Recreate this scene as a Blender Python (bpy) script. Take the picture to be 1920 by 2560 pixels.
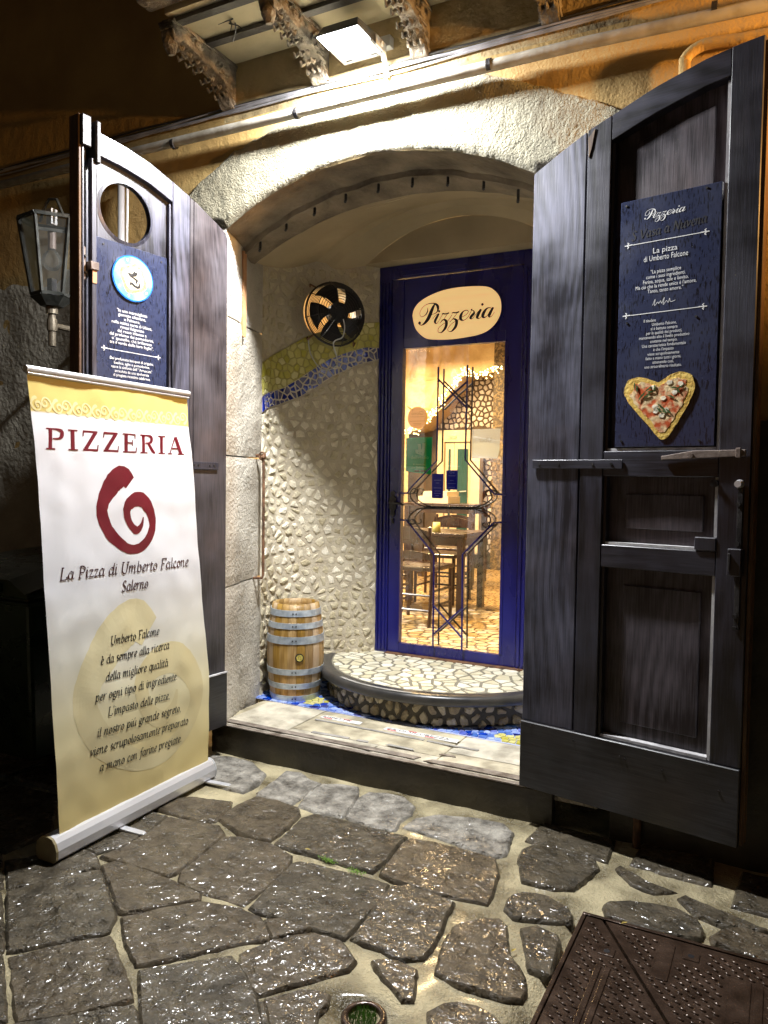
import bpy, bmesh, math, random
from mathutils import Vector, Matrix, noise
from mathutils.geometry import delaunay_2d_cdt
R = math.radians
random.seed(7)
for o in list(bpy.data.objects): bpy.data.objects.remove(o)
scene = bpy.context.scene
col = scene.collection

# ------------------------------------------------------------------ camera
cd = bpy.data.cameras.new('camera'); cam = bpy.data.objects.new('camera', cd); col.objects.link(cam)
YAW, PITCH, ROLL = R(27.6), R(-2.4), R(0.83)
fw = Vector((-math.sin(YAW)*math.cos(PITCH), math.cos(YAW)*math.cos(PITCH), math.sin(PITCH)))
r0 = fw.cross(Vector((0,0,1))).normalized(); u0 = r0.cross(fw)
up = u0*math.cos(ROLL) - r0*math.sin(ROLL); rt = u0*math.sin(ROLL) + r0*math.cos(ROLL)
m = Matrix((rt, up, -fw)).transposed().to_4x4(); m.translation = Vector((0,-3.3,1.5)); cam.matrix_world = m
cd.sensor_fit = 'VERTICAL'; cd.sensor_height = 36; cd.lens = 27.03; cd.clip_start = .05; cd.clip_end = 300
scene.camera = cam
scene.render.resolution_x = 768; scene.render.resolution_y = 1024
vs = scene.view_settings; vs.view_transform = 'Standard'; vs.look = 'None'; vs.gamma = 1; vs.use_curve_mapping = False
vs.exposure = 0.16

# ------------------------------------------------------------------ night sky
w = bpy.data.worlds.new('World'); scene.world = w; w.use_nodes = True
nt = w.node_tree; sky = nt.nodes.new('ShaderNodeTexSky'); sky.sky_type = 'NISHITA'; sky.sun_disc = False
sky.sun_elevation = R(1.0); sky.sun_rotation = R(200); bg = nt.nodes['Background']
nt.links.new(sky.outputs[0], bg.inputs[0]); bg.inputs[1].default_value = 0.014

def lamp(name, kind, loc, energy, color, size=.1, size_y=None, target=None, spread=None):
    l = bpy.data.lights.new(name, kind); l.energy = energy; l.color = color
    if kind == 'AREA':
        l.shape = 'RECTANGLE'; l.size = size; l.size_y = size_y or size
        if spread: l.spread = spread
    else: l.shadow_soft_size = size
    o = bpy.data.objects.new(name, l); col.objects.link(o); o.location = loc
    if target is not None: o.rotation_euler = (Vector(target)-Vector(loc)).to_track_quat('-Z','Y').to_euler()
    return o
FLOOD = (-1.845, -0.243, 3.487)
fl = lamp('floodlight_beam', 'AREA', FLOOD, 195, (.97, .98, 1.0), .2, .095)
st = lamp('street_lamp_glow', 'SPOT', (1.6, -.46, 2.96), 520, (1, .50, .14), .05, target=(-.75, 0, 3.55))
st.data.spot_size = R(95); st.data.spot_blend = 1.0
lamp('dining_room_glow', 'AREA', (-2.9, 3.2, 3.1), 185, (1, .70, .34), .5, .5, (-2.9, 3.2, 0))
lamp('dining_room_glow', 'AREA', (-4.2, 5.2, 3.1), 200, (1, .70, .34), .5, .5, (-4.2, 5.2, 0))
lamp('dining_room_glow', 'AREA', (-4.3, 1.6, 3.15), 330, (1, .96, .86), .4, .4, (-4.3, 1.6, 0))

# ------------------------------------------------------------------ materials
def mat(name, base, c2=None, scale=4, stretch=(1,1,1), rough=.6, rvar=.1, bump=.3, bscale=40, bdist=.01,
        metal=0, coat=0, detail=6, lo=.35, hi=.65, bstretch=(1,1,1), fine=0, fscale=200, spec=.5, emit=None, alpha=None):
    M = bpy.data.materials.new(name); M.use_nodes = True; t = M.node_tree; N = t.nodes; L = t.links
    P = N['Principled BSDF']; tc = N.new('ShaderNodeTexCoord')
    mp = N.new('ShaderNodeMapping'); mp.inputs['Scale'].default_value = stretch; L.new(tc.outputs['Object'], mp.inputs[0])
    n = N.new('ShaderNodeTexNoise'); n.inputs['Scale'].default_value = scale; n.inputs['Detail'].default_value = detail; L.new(mp.outputs[0], n.inputs[0])
    if c2 is not None:
        cr = N.new('ShaderNodeValToRGB'); cr.color_ramp.elements[0].color = (*base,1); cr.color_ramp.elements[1].color = (*c2,1)
        cr.color_ramp.elements[0].position = lo; cr.color_ramp.elements[1].position = hi
        L.new(n.outputs[0], cr.inputs[0]); L.new(cr.outputs[0], P.inputs['Base Color'])
    else: P.inputs['Base Color'].default_value = (*base,1)
    mr = N.new('ShaderNodeMapRange'); mr.inputs[1].default_value = .3; mr.inputs[2].default_value = .7
    mr.inputs[3].default_value = max(0.02, rough-rvar); mr.inputs[4].default_value = min(1, rough+rvar)
    L.new(n.outputs[0], mr.inputs[0]); L.new(mr.outputs[0], P.inputs['Roughness'])
    P.inputs['Metallic'].default_value = metal; P.inputs['Coat Weight'].default_value = coat; P.inputs['Coat Roughness'].default_value = .12
    P.inputs['Specular IOR Level'].default_value = spec
    if bump:
        mb = N.new('ShaderNodeMapping'); mb.inputs['Scale'].default_value = bstretch; L.new(tc.outputs['Object'], mb.inputs[0])
        b = N.new('ShaderNodeTexNoise'); b.inputs['Scale'].default_value = bscale; b.inputs['Detail'].default_value = 5; L.new(mb.outputs[0], b.inputs[0])
        bp = N.new('ShaderNodeBump'); bp.inputs['Strength'].default_value = bump; bp.inputs['Distance'].default_value = bdist
        L.new(b.outputs[0], bp.inputs['Height']); last = bp
        if fine:
            f = N.new('ShaderNodeTexNoise'); f.inputs['Scale'].default_value = fscale; f.inputs['Detail'].default_value = 3; L.new(tc.outputs['Object'], f.inputs[0])
            b2 = N.new('ShaderNodeBump'); b2.inputs['Strength'].default_value = fine; b2.inputs['Distance'].default_value = bdist*.3
            L.new(f.outputs[0], b2.inputs['Height']); L.new(bp.outputs[0], b2.inputs['Normal']); last = b2
        L.new(last.outputs[0], P.inputs['Normal'])
    if emit: P.inputs['Emission Color'].default_value = (*emit[:3],1); P.inputs['Emission Strength'].default_value = emit[3]
    return M

def wood(name, base, c2, grain=.5, rough=.45, scale=1.0, bands=55, along='Z', coat=.15, bump=.5, dist=6):
    """dark sawn wood: growth rings cut by the plank plus fine fibre"""
    M = bpy.data.materials.new(name); M.use_nodes = True; t = M.node_tree; N = t.nodes; L = t.links; P = N['Principled BSDF']
    tc = N.new('ShaderNodeTexCoord'); mp = N.new('ShaderNodeMapping')
    s = {'Z': (1,1,.30), 'X': (.30,.30,1)}[along]; mp.inputs['Scale'].default_value = tuple(a*scale for a in s)
    L.new(tc.outputs['Object'], mp.inputs[0])
    wv = N.new('ShaderNodeTexNoise'); wv.inputs['Scale'].default_value = 2.2; wv.inputs['Detail'].default_value = 1.5; L.new(mp.outputs[0], wv.inputs[0])
    sx = N.new('ShaderNodeSeparateXYZ'); L.new(tc.outputs['Object'], sx.inputs[0])
    if along == 'Z': ac = N.new('ShaderNodeMath'); L.new(sx.outputs[0], ac.inputs[0]); L.new(sx.outputs[1], ac.inputs[1]); across = ac.outputs[0]
    else: across = sx.outputs[2]
    m0 = N.new('ShaderNodeMath'); m0.operation = 'MULTIPLY'; m0.inputs[1].default_value = bands*2.6*scale; L.new(across, m0.inputs[0])
    mu = N.new('ShaderNodeMath'); mu.operation = 'MULTIPLY_ADD'; mu.inputs[1].default_value = bands*1.5; L.new(wv.outputs[0], mu.inputs[0]); L.new(m0.outputs[0], mu.inputs[2])
    sn = N.new('ShaderNodeMath'); sn.operation = 'SINE'; L.new(mu.outputs[0], sn.inputs[0])
    s2 = tuple(a*scale*60 for a in s); mp2 = N.new('ShaderNodeMapping'); mp2.inputs['Scale'].default_value = (s2[0], s2[1], s2[2]*.15)
    if along == 'X': mp2.inputs['Scale'].default_value = (s2[0]*.15, s2[1]*.15, s2[2])
    L.new(tc.outputs['Object'], mp2.inputs[0]); fi = N.new('ShaderNodeTexNoise'); fi.inputs['Scale'].default_value = 3; fi.inputs['Detail'].default_value = 4; L.new(mp2.outputs[0], fi.inputs[0])
    ad = N.new('ShaderNodeMath'); ad.operation = 'MULTIPLY_ADD'; ad.inputs[1].default_value = .30*grain
    pm = N.new('ShaderNodeTexNoise'); pm.inputs['Scale'].default_value = 3.0; pm.inputs['Detail'].default_value = 3; L.new(mp.outputs[0], pm.inputs[0])
    pr = N.new('ShaderNodeMapRange'); pr.inputs[1].default_value = .46; pr.inputs[2].default_value = .66; pr.inputs[3].default_value = .12; pr.inputs[4].default_value = 1.0; L.new(pm.outputs[0], pr.inputs[0])
    sm_ = N.new('ShaderNodeMath'); sm_.operation = 'MULTIPLY'; L.new(sn.outputs[0], sm_.inputs[0]); L.new(pr.outputs[0], sm_.inputs[1]); L.new(sm_.outputs[0], ad.inputs[0])
    fh = N.new('ShaderNodeMath'); fh.operation = 'MULTIPLY_ADD'; fh.inputs[1].default_value = .55; fh.inputs[2].default_value = .225; L.new(fi.outputs[0], fh.inputs[0]); L.new(fh.outputs[0], ad.inputs[2])
    bl = N.new('ShaderNodeTexNoise'); bl.inputs['Scale'].default_value = 3.5; bl.inputs['Detail'].default_value = 5; L.new(tc.outputs['Object'], bl.inputs[0])
    mx = N.new('ShaderNodeMath'); mx.operation = 'MULTIPLY_ADD'; mx.inputs[1].default_value = .95; L.new(bl.outputs[0], mx.inputs[0])
    sb = N.new('ShaderNodeMath'); sb.operation = 'SUBTRACT'; sb.inputs[1].default_value = .47; L.new(ad.outputs[0], sb.inputs[0]); L.new(sb.outputs[0], mx.inputs[2])
    cr = N.new('ShaderNodeValToRGB'); cr.color_ramp.elements[0].color = (*base,1); cr.color_ramp.elements[1].color = (*c2,1)
    cr.color_ramp.elements[0].position = .32; cr.color_ramp.elements[1].position = .80; L.new(mx.outputs[0], cr.inputs[0])
    tn = N.new('ShaderNodeTexNoise'); tn.inputs['Scale'].default_value = 2.3; tn.inputs['Detail'].default_value = 6; L.new(tc.outputs['Object'], tn.inputs[0])
    tr = N.new('ShaderNodeMapRange'); tr.inputs[1].default_value = .50; tr.inputs[2].default_value = .72; tr.inputs[4].default_value = .6; L.new(tn.outputs[0], tr.inputs[0])
    hm = N.new('ShaderNodeMix'); hm.data_type = 'RGBA'; hm.blend_type = 'MULTIPLY'; hm.inputs[7].default_value = (1.0,.62,.38,1); L.new(tr.outputs[0], hm.inputs[0]); L.new(cr.outputs[0], hm.inputs[6]); L.new(hm.outputs[2], P.inputs['Base Color'])
    mr = N.new('ShaderNodeMapRange'); mr.inputs[1].default_value = .3; mr.inputs[2].default_value = .7; mr.inputs[3].default_value = rough-.14; mr.inputs[4].default_value = rough+.16
    L.new(bl.outputs[0], mr.inputs[0]); L.new(mr.outputs[0], P.inputs['Roughness'])
    bp = N.new('ShaderNodeBump'); bp.inputs['Strength'].default_value = bump; bp.inputs['Distance'].default_value = .002
    L.new(ad.outputs[0], bp.inputs['Height']); L.new(bp.outputs[0], P.inputs['Normal'])
    P.inputs['Coat Weight'].default_value = coat; P.inputs['Coat Roughness'].default_value = .25
    return M

MT = {}
MT['ochre'] = mat('ochre_plaster', (.34,.215,.070), (.46,.31,.11), 2.2, rough=.85, bump=.35, bscale=14, bdist=.02, fine=.4, fscale=90)
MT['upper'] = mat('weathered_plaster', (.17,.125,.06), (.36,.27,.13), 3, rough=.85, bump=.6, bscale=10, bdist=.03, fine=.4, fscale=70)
MT['cement'] = mat('grey_cement_render', (.30,.27,.21), (.46,.42,.34), 3, rough=.8, bump=.8, bscale=30, bdist=.012, fine=.7, fscale=110)
MT['rough'] = mat('rough_cast_plaster', (.21,.19,.125), (.31,.285,.20), 5, rough=.9, bump=1, bscale=105, bdist=.014, fine=1, fscale=240)
MT['jamb'] = mat('tuff_stone', (.33,.295,.235), (.54,.50,.42), 3, rough=.85, bump=.9, bscale=55, bdist=.012, fine=.8, fscale=170)
MT['intrados'] = mat('dark_arch_plaster', (.10,.078,.048), (.26,.21,.14), 5, rough=.85, bump=.8, bscale=30, bdist=.02)  # darker and browner than the vault plaster
MT['vault'] = mat('smooth_vault_plaster', (.31,.25,.15), (.42,.34,.21), 2.5, rough=.8, bump=.25, bscale=9, bdist=.02)
MT['bandgrout'] = mat('cream_mortar', (.60,.54,.42), (.66,.60,.48), 8, rough=.85, bump=.3)
MT['grout'] = mat('beige_mortar', (.43,.37,.27), (.54,.48,.36), 8, rough=.85, bump=.6, bscale=60, bdist=.01, fine=.5)
MT['bigstone'] = mat('pale_rubble_stone', (.56,.49,.34), (.74,.67,.50), 9, rough=.75, bump=.9, bscale=38, bdist=.012, fine=.6)
MT['yellow'] = mat('yellow_painted_tile', (.50,.46,.13), (.64,.58,.20), 7, rough=.6, bump=.4, bscale=40, bdist=.006)
MT['yellowgrout'] = mat('yellow_mortar', (.36,.32,.10), (.44,.40,.14), 7, rough=.8, bump=.5, bscale=50)
MT['cobalt'] = mat('cobalt_glazed_tile', (.008,.012,.14), (.03,.06,.42), 14, rough=.16, bump=.1, bscale=30, bdist=.003, coat=.4)
MT['slateblue'] = mat('dull_lilac_tile', (.09,.09,.19), (.16,.15,.27), 14, rough=.25, bump=.1, bscale=30, bdist=.003)
MT['skyblue'] = mat('light_blue_tile', (.13,.22,.62), (.26,.38,.78), 12, rough=.2, bump=.1, bscale=30, bdist=.003)
MT['midblue'] = mat('royal_blue_tile', (.03,.06,.42), (.06,.12,.58), 12, rough=.2, bump=.1, bscale=30, bdist=.003)
MT['floorgrout'] = mat('pale_blue_grout', (.34,.38,.55), (.42,.45,.60), 12, rough=.7, bump=.4, bscale=60)
MT['crazytile'] = mat('cream_crazy_paving', (.62,.57,.41), (.74,.69,.53), 10, rough=.35, bump=.25, bscale=30, bdist=.004)
MT['crazygrout'] = mat('grey_grout', (.17,.155,.11), (.22,.20,.15), 20, rough=.8, bump=.5, bscale=70)
MT['riser'] = mat('brown_rubble_stone', (.24,.185,.115), (.50,.43,.29), 9, rough=.6, bump=1, bscale=34, bdist=.014, fine=.7)
MT['risergrout'] = mat('dark_mortar', (.035,.03,.022), (.07,.06,.04), 9, rough=.7, bump=.5, bscale=60)
MT['nosing'] = mat('black_basalt_nosing', (.025,.025,.025), (.055,.05,.045), 6, rough=.35, bump=.25, bscale=50, bdist=.004)
MT['basalt'] = mat('black_stone_riser', (.018,.014,.008), (.055,.045,.025), 5, rough=.42, bump=.5, bscale=40, bdist=.008, fine=.4)
MT['slab'] = mat('cream_threshold_stone', (.30,.265,.19), (.60,.54,.40), 9, detail=10, rough=.7, bump=.7, bscale=40, bdist=.008, fine=.6)
MT['strip'] = mat('worn_antislip_strip', (.10,.075,.055), (.26,.22,.18), 16, rough=.7, bump=.6, bscale=90, bdist=.004)
MT['greystrip'] = mat('worn_grey_tape', (.22,.21,.19), (.34,.32,.29), 16, rough=.8, bump=.4, bscale=90, bdist=.003)
MT['navywood'] = wood('wet_dark_wood', (.004,.004,.006), (.036,.036,.056), coat=.35, rough=.42)
MT['navywoodx'] = wood('wet_dark_rail_wood', (.004,.004,.006), (.036,.036,.056), along='X', coat=.35, rough=.42)
MT['greywood'] = wood('weathered_blue_grey_wood', (.010,.010,.015), (.098,.100,.145), coat=.25, rough=.45)
MT['palewood'] = wood('grey_brown_panel_wood', (.010,.007,.010), (.115,.098,.115), bands=46, grain=.35, rough=.5, coat=.1)
MT['leftwood'] = wood('brown_grey_plank_wood', (.014,.012,.014), (.085,.076,.088), rough=.45, coat=.2, grain=.25)
MT['worn'] = mat('worn_lit_edge', (.30,.29,.30), (.55,.54,.54), 20, stretch=(1,1,.3), rough=.6, bump=.4, bscale=90, bdist=.003)  # pale wear plus a painted highlight for edges turned to the floodlight
MT['kick'] = wood('scuffed_kick_board', (.005,.005,.006), (.038,.038,.043), grain=.3, along='X', rough=.4, coat=.3)
MT['rawwood'] = wood('raw_wood_edge', (.05,.025,.012), (.20,.12,.055), rough=.7, coat=0)
MT['iron'] = mat('black_iron', (.012,.012,.014), (.04,.036,.035), 20, rough=.5, bump=.5, bscale=80, bdist=.003, metal=.3)
MT['rust'] = mat('rusty_iron', (.07,.035,.018), (.22,.11,.055), 25, rough=.75, bump=.7, bscale=90, bdist=.004, metal=.2)
MT['brownmetal'] = mat('brown_painted_latch', (.12,.085,.07), (.22,.17,.14), 18, rough=.5, bump=.4, bscale=70, bdist=.003)
MT['blue'] = mat('dark_blue_paint', (.004,.004,.085), (.008,.010,.15), 6, stretch=(1,1,.3), rough=.3, rvar=.12, bump=.2, bscale=30, bdist=.003, coat=.3)
MT['oakblue'] = MT['blue']
MT['board'] = mat('blue_black_sign_board', (.020,.026,.070), (.04,.05,.115), 6, rough=.3, bump=.2, bscale=60, bdist=.002, coat=.3)
MT['white'] = mat('white_lettering', (.78,.78,.76), rough=.5, bump=0)
MT['ink'] = mat('black_lettering', (.006,.005,.006), rough=.5, bump=0)
MT['maroon'] = mat('maroon_print', (.13,.004,.012), (.16,.006,.018), 6, rough=.35, bump=0)
MT['plum'] = mat('dark_plum_print', (.045,.006,.014), rough=.4, bump=0)
MT['alu'] = mat('aluminium', (.66,.66,.68), (.70,.70,.72), 3, rough=.32, rvar=.04, bump=0, metal=.5)
MT['cap'] = mat('scuffed_end_cap', (.20,.16,.08), (.30,.25,.13), 15, rough=.5, bump=.2)
MT['galv'] = mat('galvanised_hoop', (.32,.37,.42), (.52,.57,.62), 30, rough=.4, bump=.2, bscale=80, bdist=.002, metal=.5)
MT['oak'] = wood('oak_stave', (.28,.165,.055), (.60,.41,.18), grain=.35, rough=.55, coat=.05, bands=30)
MT['oakdark'] = wood('stained_oak_stave', (.16,.09,.03), (.46,.30,.12), grain=.4, rough=.55, coat=.05, bands=30)
MT['pipe'] = mat('galvanised_pipe', (.30,.27,.21), (.46,.43,.36), 12, rough=.5, bump=.3, bscale=40, bdist=.004)
MT['cable'] = mat('grey_cable', (.16,.16,.17), (.3,.3,.32), 10, rough=.5, bump=0)
MT['darkcable'] = mat('black_cable', (.02,.018,.015), rough=.5, bump=0)
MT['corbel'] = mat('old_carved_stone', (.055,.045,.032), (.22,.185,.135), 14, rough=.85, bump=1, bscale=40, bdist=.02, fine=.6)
MT['soffit'] = mat('balcony_soffit', (.42,.36,.22), (.55,.48,.31), 4, rough=.85, bump=.35, bscale=20)
MT['beam'] = mat('dark_steel_beam', (.035,.032,.03), (.08,.075,.065), 12, rough=.6, bump=.4)
MT['lampgrey'] = mat('grey_lamp_housing', (.42,.43,.43), (.5,.5,.5), 6, rough=.45, bump=.05)
MT['cover'] = mat('shaded_driver_cover', (.13,.13,.135), rough=.5, bump=0)
MT['lampdark'] = mat('dark_lamp_housing', (.06,.065,.075), rough=.5, bump=.05)
MT['glow'] = mat('lit_led_glass', (.9,.9,.9), rough=.3, bump=0, emit=(1,.99,.97,60))
MT['mortar'] = mat('wet_sandy_mortar', (.13,.105,.055), (.50,.43,.26), 5, rough=.38, coat=.3, rvar=.2, bump=1, bscale=80, bdist=.012, fine=1, fscale=260)
MT['cast'] = mat('brown_cast_iron', (.038,.023,.015), (.075,.047,.032), 14, rough=.2, rvar=.1, bump=.4, bscale=70, bdist=.004, metal=.35)
MT['bin'] = mat('dark_green_plastic', (.010,.022,.010), (.018,.035,.015), 8, rough=.3, bump=.2, bscale=60, bdist=.002)
MT['moss'] = mat('bright_moss', (.10,.22,.02), (.22,.38,.05), 40, rough=.7, bump=.5)
MT['grass'] = mat('grass_blade', (.06,.17,.02), (.14,.30,.04), 40, rough=.5, bump=0)
MT['leaf'] = mat('yellow_leaf', (.45,.33,.06), (.5,.4,.12), 40, rough=.5, bump=0)
MT['lantern'] = mat('grey_green_lantern_metal', (.035,.037,.032), (.08,.08,.07), 14, rough=.45, bump=.2, metal=.3)
MT['brass'] = mat('dull_brass_tube', (.16,.13,.09), (.26,.22,.16), 14, rough=.35, bump=.1, metal=.5)
MT['bung'] = mat('yellow_wax_bung', (.35,.28,.05), (.5,.42,.10), 60, rough=.4, bump=.8, bscale=90)
MT['chair'] = mat('dark_walnut', (.016,.006,.003), (.035,.014,.007), 8, stretch=(1,1,.2), rough=.3, bump=.1, coat=.3)
MT['inwall'] = mat('warm_tuff_wall', (.42,.29,.14), (.62,.47,.27), 4, rough=.85, bump=1, bscale=9, bdist=.04, fine=.5, fscale=60)
MT['inplain'] = mat('cream_plaster', (.6,.5,.33), (.68,.58,.4), 3, rough=.8, bump=.2)
MT['darkjoint'] = mat('dark_mosaic_joint', (.045,.03,.02), (.08,.055,.035), 9, rough=.8, bump=.3)
MT['paneltile'] = mat('grey_lilac_mosaic_stone', (.42,.36,.32), (.58,.50,.42), 9, rough=.6, bump=.3)
MT['browntile'] = mat('brown_mosaic_wall', (.045,.028,.012), (.22,.155,.075), 38, rough=.6, bump=.6, lo=.45, hi=.6)
MT['infloor'] = mat('honey_crazy_tile', (.60,.42,.20), (.70,.52,.28), 6, rough=.22, bump=.1, bscale=20, bdist=.004)
MT['ingrout'] = mat('brown_floor_grout', (.10,.055,.02), (.14,.08,.03), 12, rough=.4, bump=.2)
MT['infar'] = mat('brown_floor_mix', (.19,.11,.04), (.5,.34,.15), 30, rough=.3, bump=.2, lo=.45, hi=.55)
MT['teal'] = mat('dark_teal_panel', (.012,.05,.045), (.02,.07,.06), 4, rough=.2, bump=0)
MT['doorcream'] = mat('beige_door_frame', (.50,.40,.25), (.56,.46,.3), 4, rough=.4, bump=.05)
MT['greenposter'] = mat('green_poster', (.01,.30,.19), (.012,.34,.21), 3, rough=.5, bump=.05)
MT['mint'] = mat('mint_print', (.45,.72,.55), rough=.5, bump=0)
MT['paper'] = mat('white_paper', (.82,.88,.96), (.84,.90,.98), 4, rough=.6, bump=.1)
MT['faint'] = mat('faint_grey_print', (.60,.60,.55), rough=.6, bump=0)
MT['peach'] = mat('peach_sticker', (.72,.55,.30), (.75,.58,.33), 4, rough=.5, bump=0)
MT['peachink'] = mat('brown_sticker_print', (.42,.30,.14), rough=.5, bump=0)
MT['bluep'] = mat('blue_sticker', (.01,.02,.35), (.012,.025,.4), 4, rough=.3, bump=0)
MT['bluelt'] = mat('pale_blue_print', (.35,.42,.8), rough=.4, bump=0)
MT['backlit_oval'] = mat('backlit_cream_panel', (.75,.55,.28), (.82,.62,.33), 3, stretch=(.4,1,6), rough=.35, bump=0, emit=(1,.62,.24,.55))
MT['fairy'] = mat('fairy_light', (1,.9,.6), rough=.5, bump=0, emit=(1,.80,.38,7))
MT['ceramicblue'] = mat('sky_blue_ceramic', (.10,.48,.72), (.30,.72,.82), 12, rough=.2, bump=.05, coat=.3)
MT['ceramicrim'] = mat('deep_blue_ceramic_rim', (.02,.13,.52), rough=.2, bump=0)
MT['ceramiccream'] = mat('cream_ceramic', (.82,.74,.42), (.86,.84,.72), 20, rough=.25, bump=0)
MT['ceramicgold'] = mat('gold_ceramic_scroll', (.72,.42,.10), (.85,.62,.22), 60, rough=.3, bump=0)
MT['pink'] = mat('pink_glaze', (.75,.42,.50), rough=.3, bump=0)
MT['crust'] = mat('pizza_crust', (.62,.36,.05), (.80,.56,.12), 60, rough=.6, bump=.7, bscale=90, bdist=.004)
MT['tomato'] = mat('tomato_and_cheese', (.55,.10,.03), (.82,.62,.34), 30, rough=.4, bump=.6, bscale=60, bdist=.004, lo=.42, hi=.58)
MT['cheese'] = mat('mozzarella', (.80,.70,.48), (.85,.80,.65), 60, rough=.4, bump=.4)
MT['basil'] = mat('basil', (.03,.07,.01), (.08,.14,.03), 90, rough=.5, bump=.3)
MT['red'] = mat('red_tape_print', (.62,.03,.03), rough=.6, bump=0)
MT['tape'] = mat('worn_white_tape', (.66,.64,.60), (.78,.77,.74), 30, rough=.6, bump=.2)
MT['cream'] = mat('cream_print', (.74,.66,.34), rough=.4, bump=0)
MT['purple'] = mat('purple_cloth', (.12,.05,.12), (.2,.1,.2), 10, rough=.8, bump=.4)
MT['blackvoid'] = mat('black_fan_plastic', (.006,.006,.01), rough=.35, bump=0)
MT['socket'] = mat('terracotta_trace', (.45,.22,.10), (.5,.27,.13), 30, rough=.7, bump=.2)

def vary(key, amt=.3, hue=.0):
    """each separate piece gets its own slightly lighter or darker tone"""
    M = MT[key]; t = M.node_tree; N = t.nodes; L = t.links; P = N['Principled BSDF']; src = P.inputs['Base Color'].links[0].from_socket
    oi = N.new('ShaderNodeObjectInfo'); mr = N.new('ShaderNodeMapRange'); mr.inputs[3].default_value = 1-amt; mr.inputs[4].default_value = 1+amt*.6; L.new(oi.outputs['Random'], mr.inputs[0])
    hs = N.new('ShaderNodeHueSaturation'); L.new(mr.outputs[0], hs.inputs['Value']); L.new(src, hs.inputs['Color'])
    m2 = N.new('ShaderNodeMapRange'); m2.inputs[3].default_value = 1.25; m2.inputs[4].default_value = .7; L.new(oi.outputs['Random'], m2.inputs[0]); L.new(m2.outputs[0], hs.inputs['Saturation'])
    L.new(hs.outputs[0], P.inputs['Base Color'])
for k_, a_ in (('bigstone',.3),('yellow',.25),('crazytile',.2),('riser',.4),('infloor',.3),('skyblue',.35),('cobalt',.3),('midblue',.3),('oak',.22),('oakdark',.2),('paneltile',.3),('slab',.12),('jamb',.1)): vary(k_, a_)

def glass_mat(name, refl=.9, tint=(1,1,1), ior=1.5):
    M = bpy.data.materials.new(name); M.use_nodes = True; t = M.node_tree; N = t.nodes; L = t.links
    N.remove(N['Principled BSDF']); out = N['Material Output']
    tr = N.new('ShaderNodeBsdfTransparent'); tr.inputs[0].default_value = (*tint,1); gl = N.new('ShaderNodeBsdfGlossy'); gl.inputs['Roughness'].default_value = .0
    fr = N.new('ShaderNodeFresnel'); fr.inputs[0].default_value = ior; mu = N.new('ShaderNodeMath'); mu.operation = 'MULTIPLY'; mu.inputs[1].default_value = refl
    L.new(fr.outputs[0], mu.inputs[0]); mx = N.new('ShaderNodeMixShader'); L.new(mu.outputs[0], mx.inputs[0]); L.new(tr.outputs[0], mx.inputs[1]); L.new(gl.outputs[0], mx.inputs[2])
    L.new(mx.outputs[0], out.inputs[0]); return M
def translucent(key, k=.5):
    M = MT[key]; t = M.node_tree; N = t.nodes; L = t.links; P = N['Principled BSDF']; tl = N.new('ShaderNodeBsdfTranslucent'); mx = N.new('ShaderNodeMixShader'); mx.inputs[0].default_value = k
    src = P.inputs['Base Color'].links[0].from_socket if P.inputs['Base Color'].links else None
    if src: L.new(src, tl.inputs[0])
    else: tl.inputs[0].default_value = P.inputs['Base Color'].default_value
    L.new(P.outputs[0], mx.inputs[1]); L.new(tl.outputs[0], mx.inputs[2]); L.new(mx.outputs[0], N['Material Output'].inputs[0])
for k_ in ('greenposter','mint','paper','faint','peach','peachink','bluep','bluelt'): translucent(k_, .62)
MT['glass'] = glass_mat('door_glass', 1.9)
MT['lampglass'] = glass_mat('lantern_glass', .8)
def dusty(M, k):
    t = M.node_tree; N = t.nodes; L = t.links; out = N['Material Output']; src = out.inputs[0].links[0].from_socket; d = N.new('ShaderNodeBsdfDiffuse'); d.inputs[0].default_value = (.5,.5,.45,1); mx = N.new('ShaderNodeMixShader'); mx.inputs[0].default_value = k
    L.new(src, mx.inputs[1]); L.new(d.outputs[0], mx.inputs[2]); L.new(mx.outputs[0], out.inputs[0])
dusty(MT['lampglass'], .05)

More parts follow.
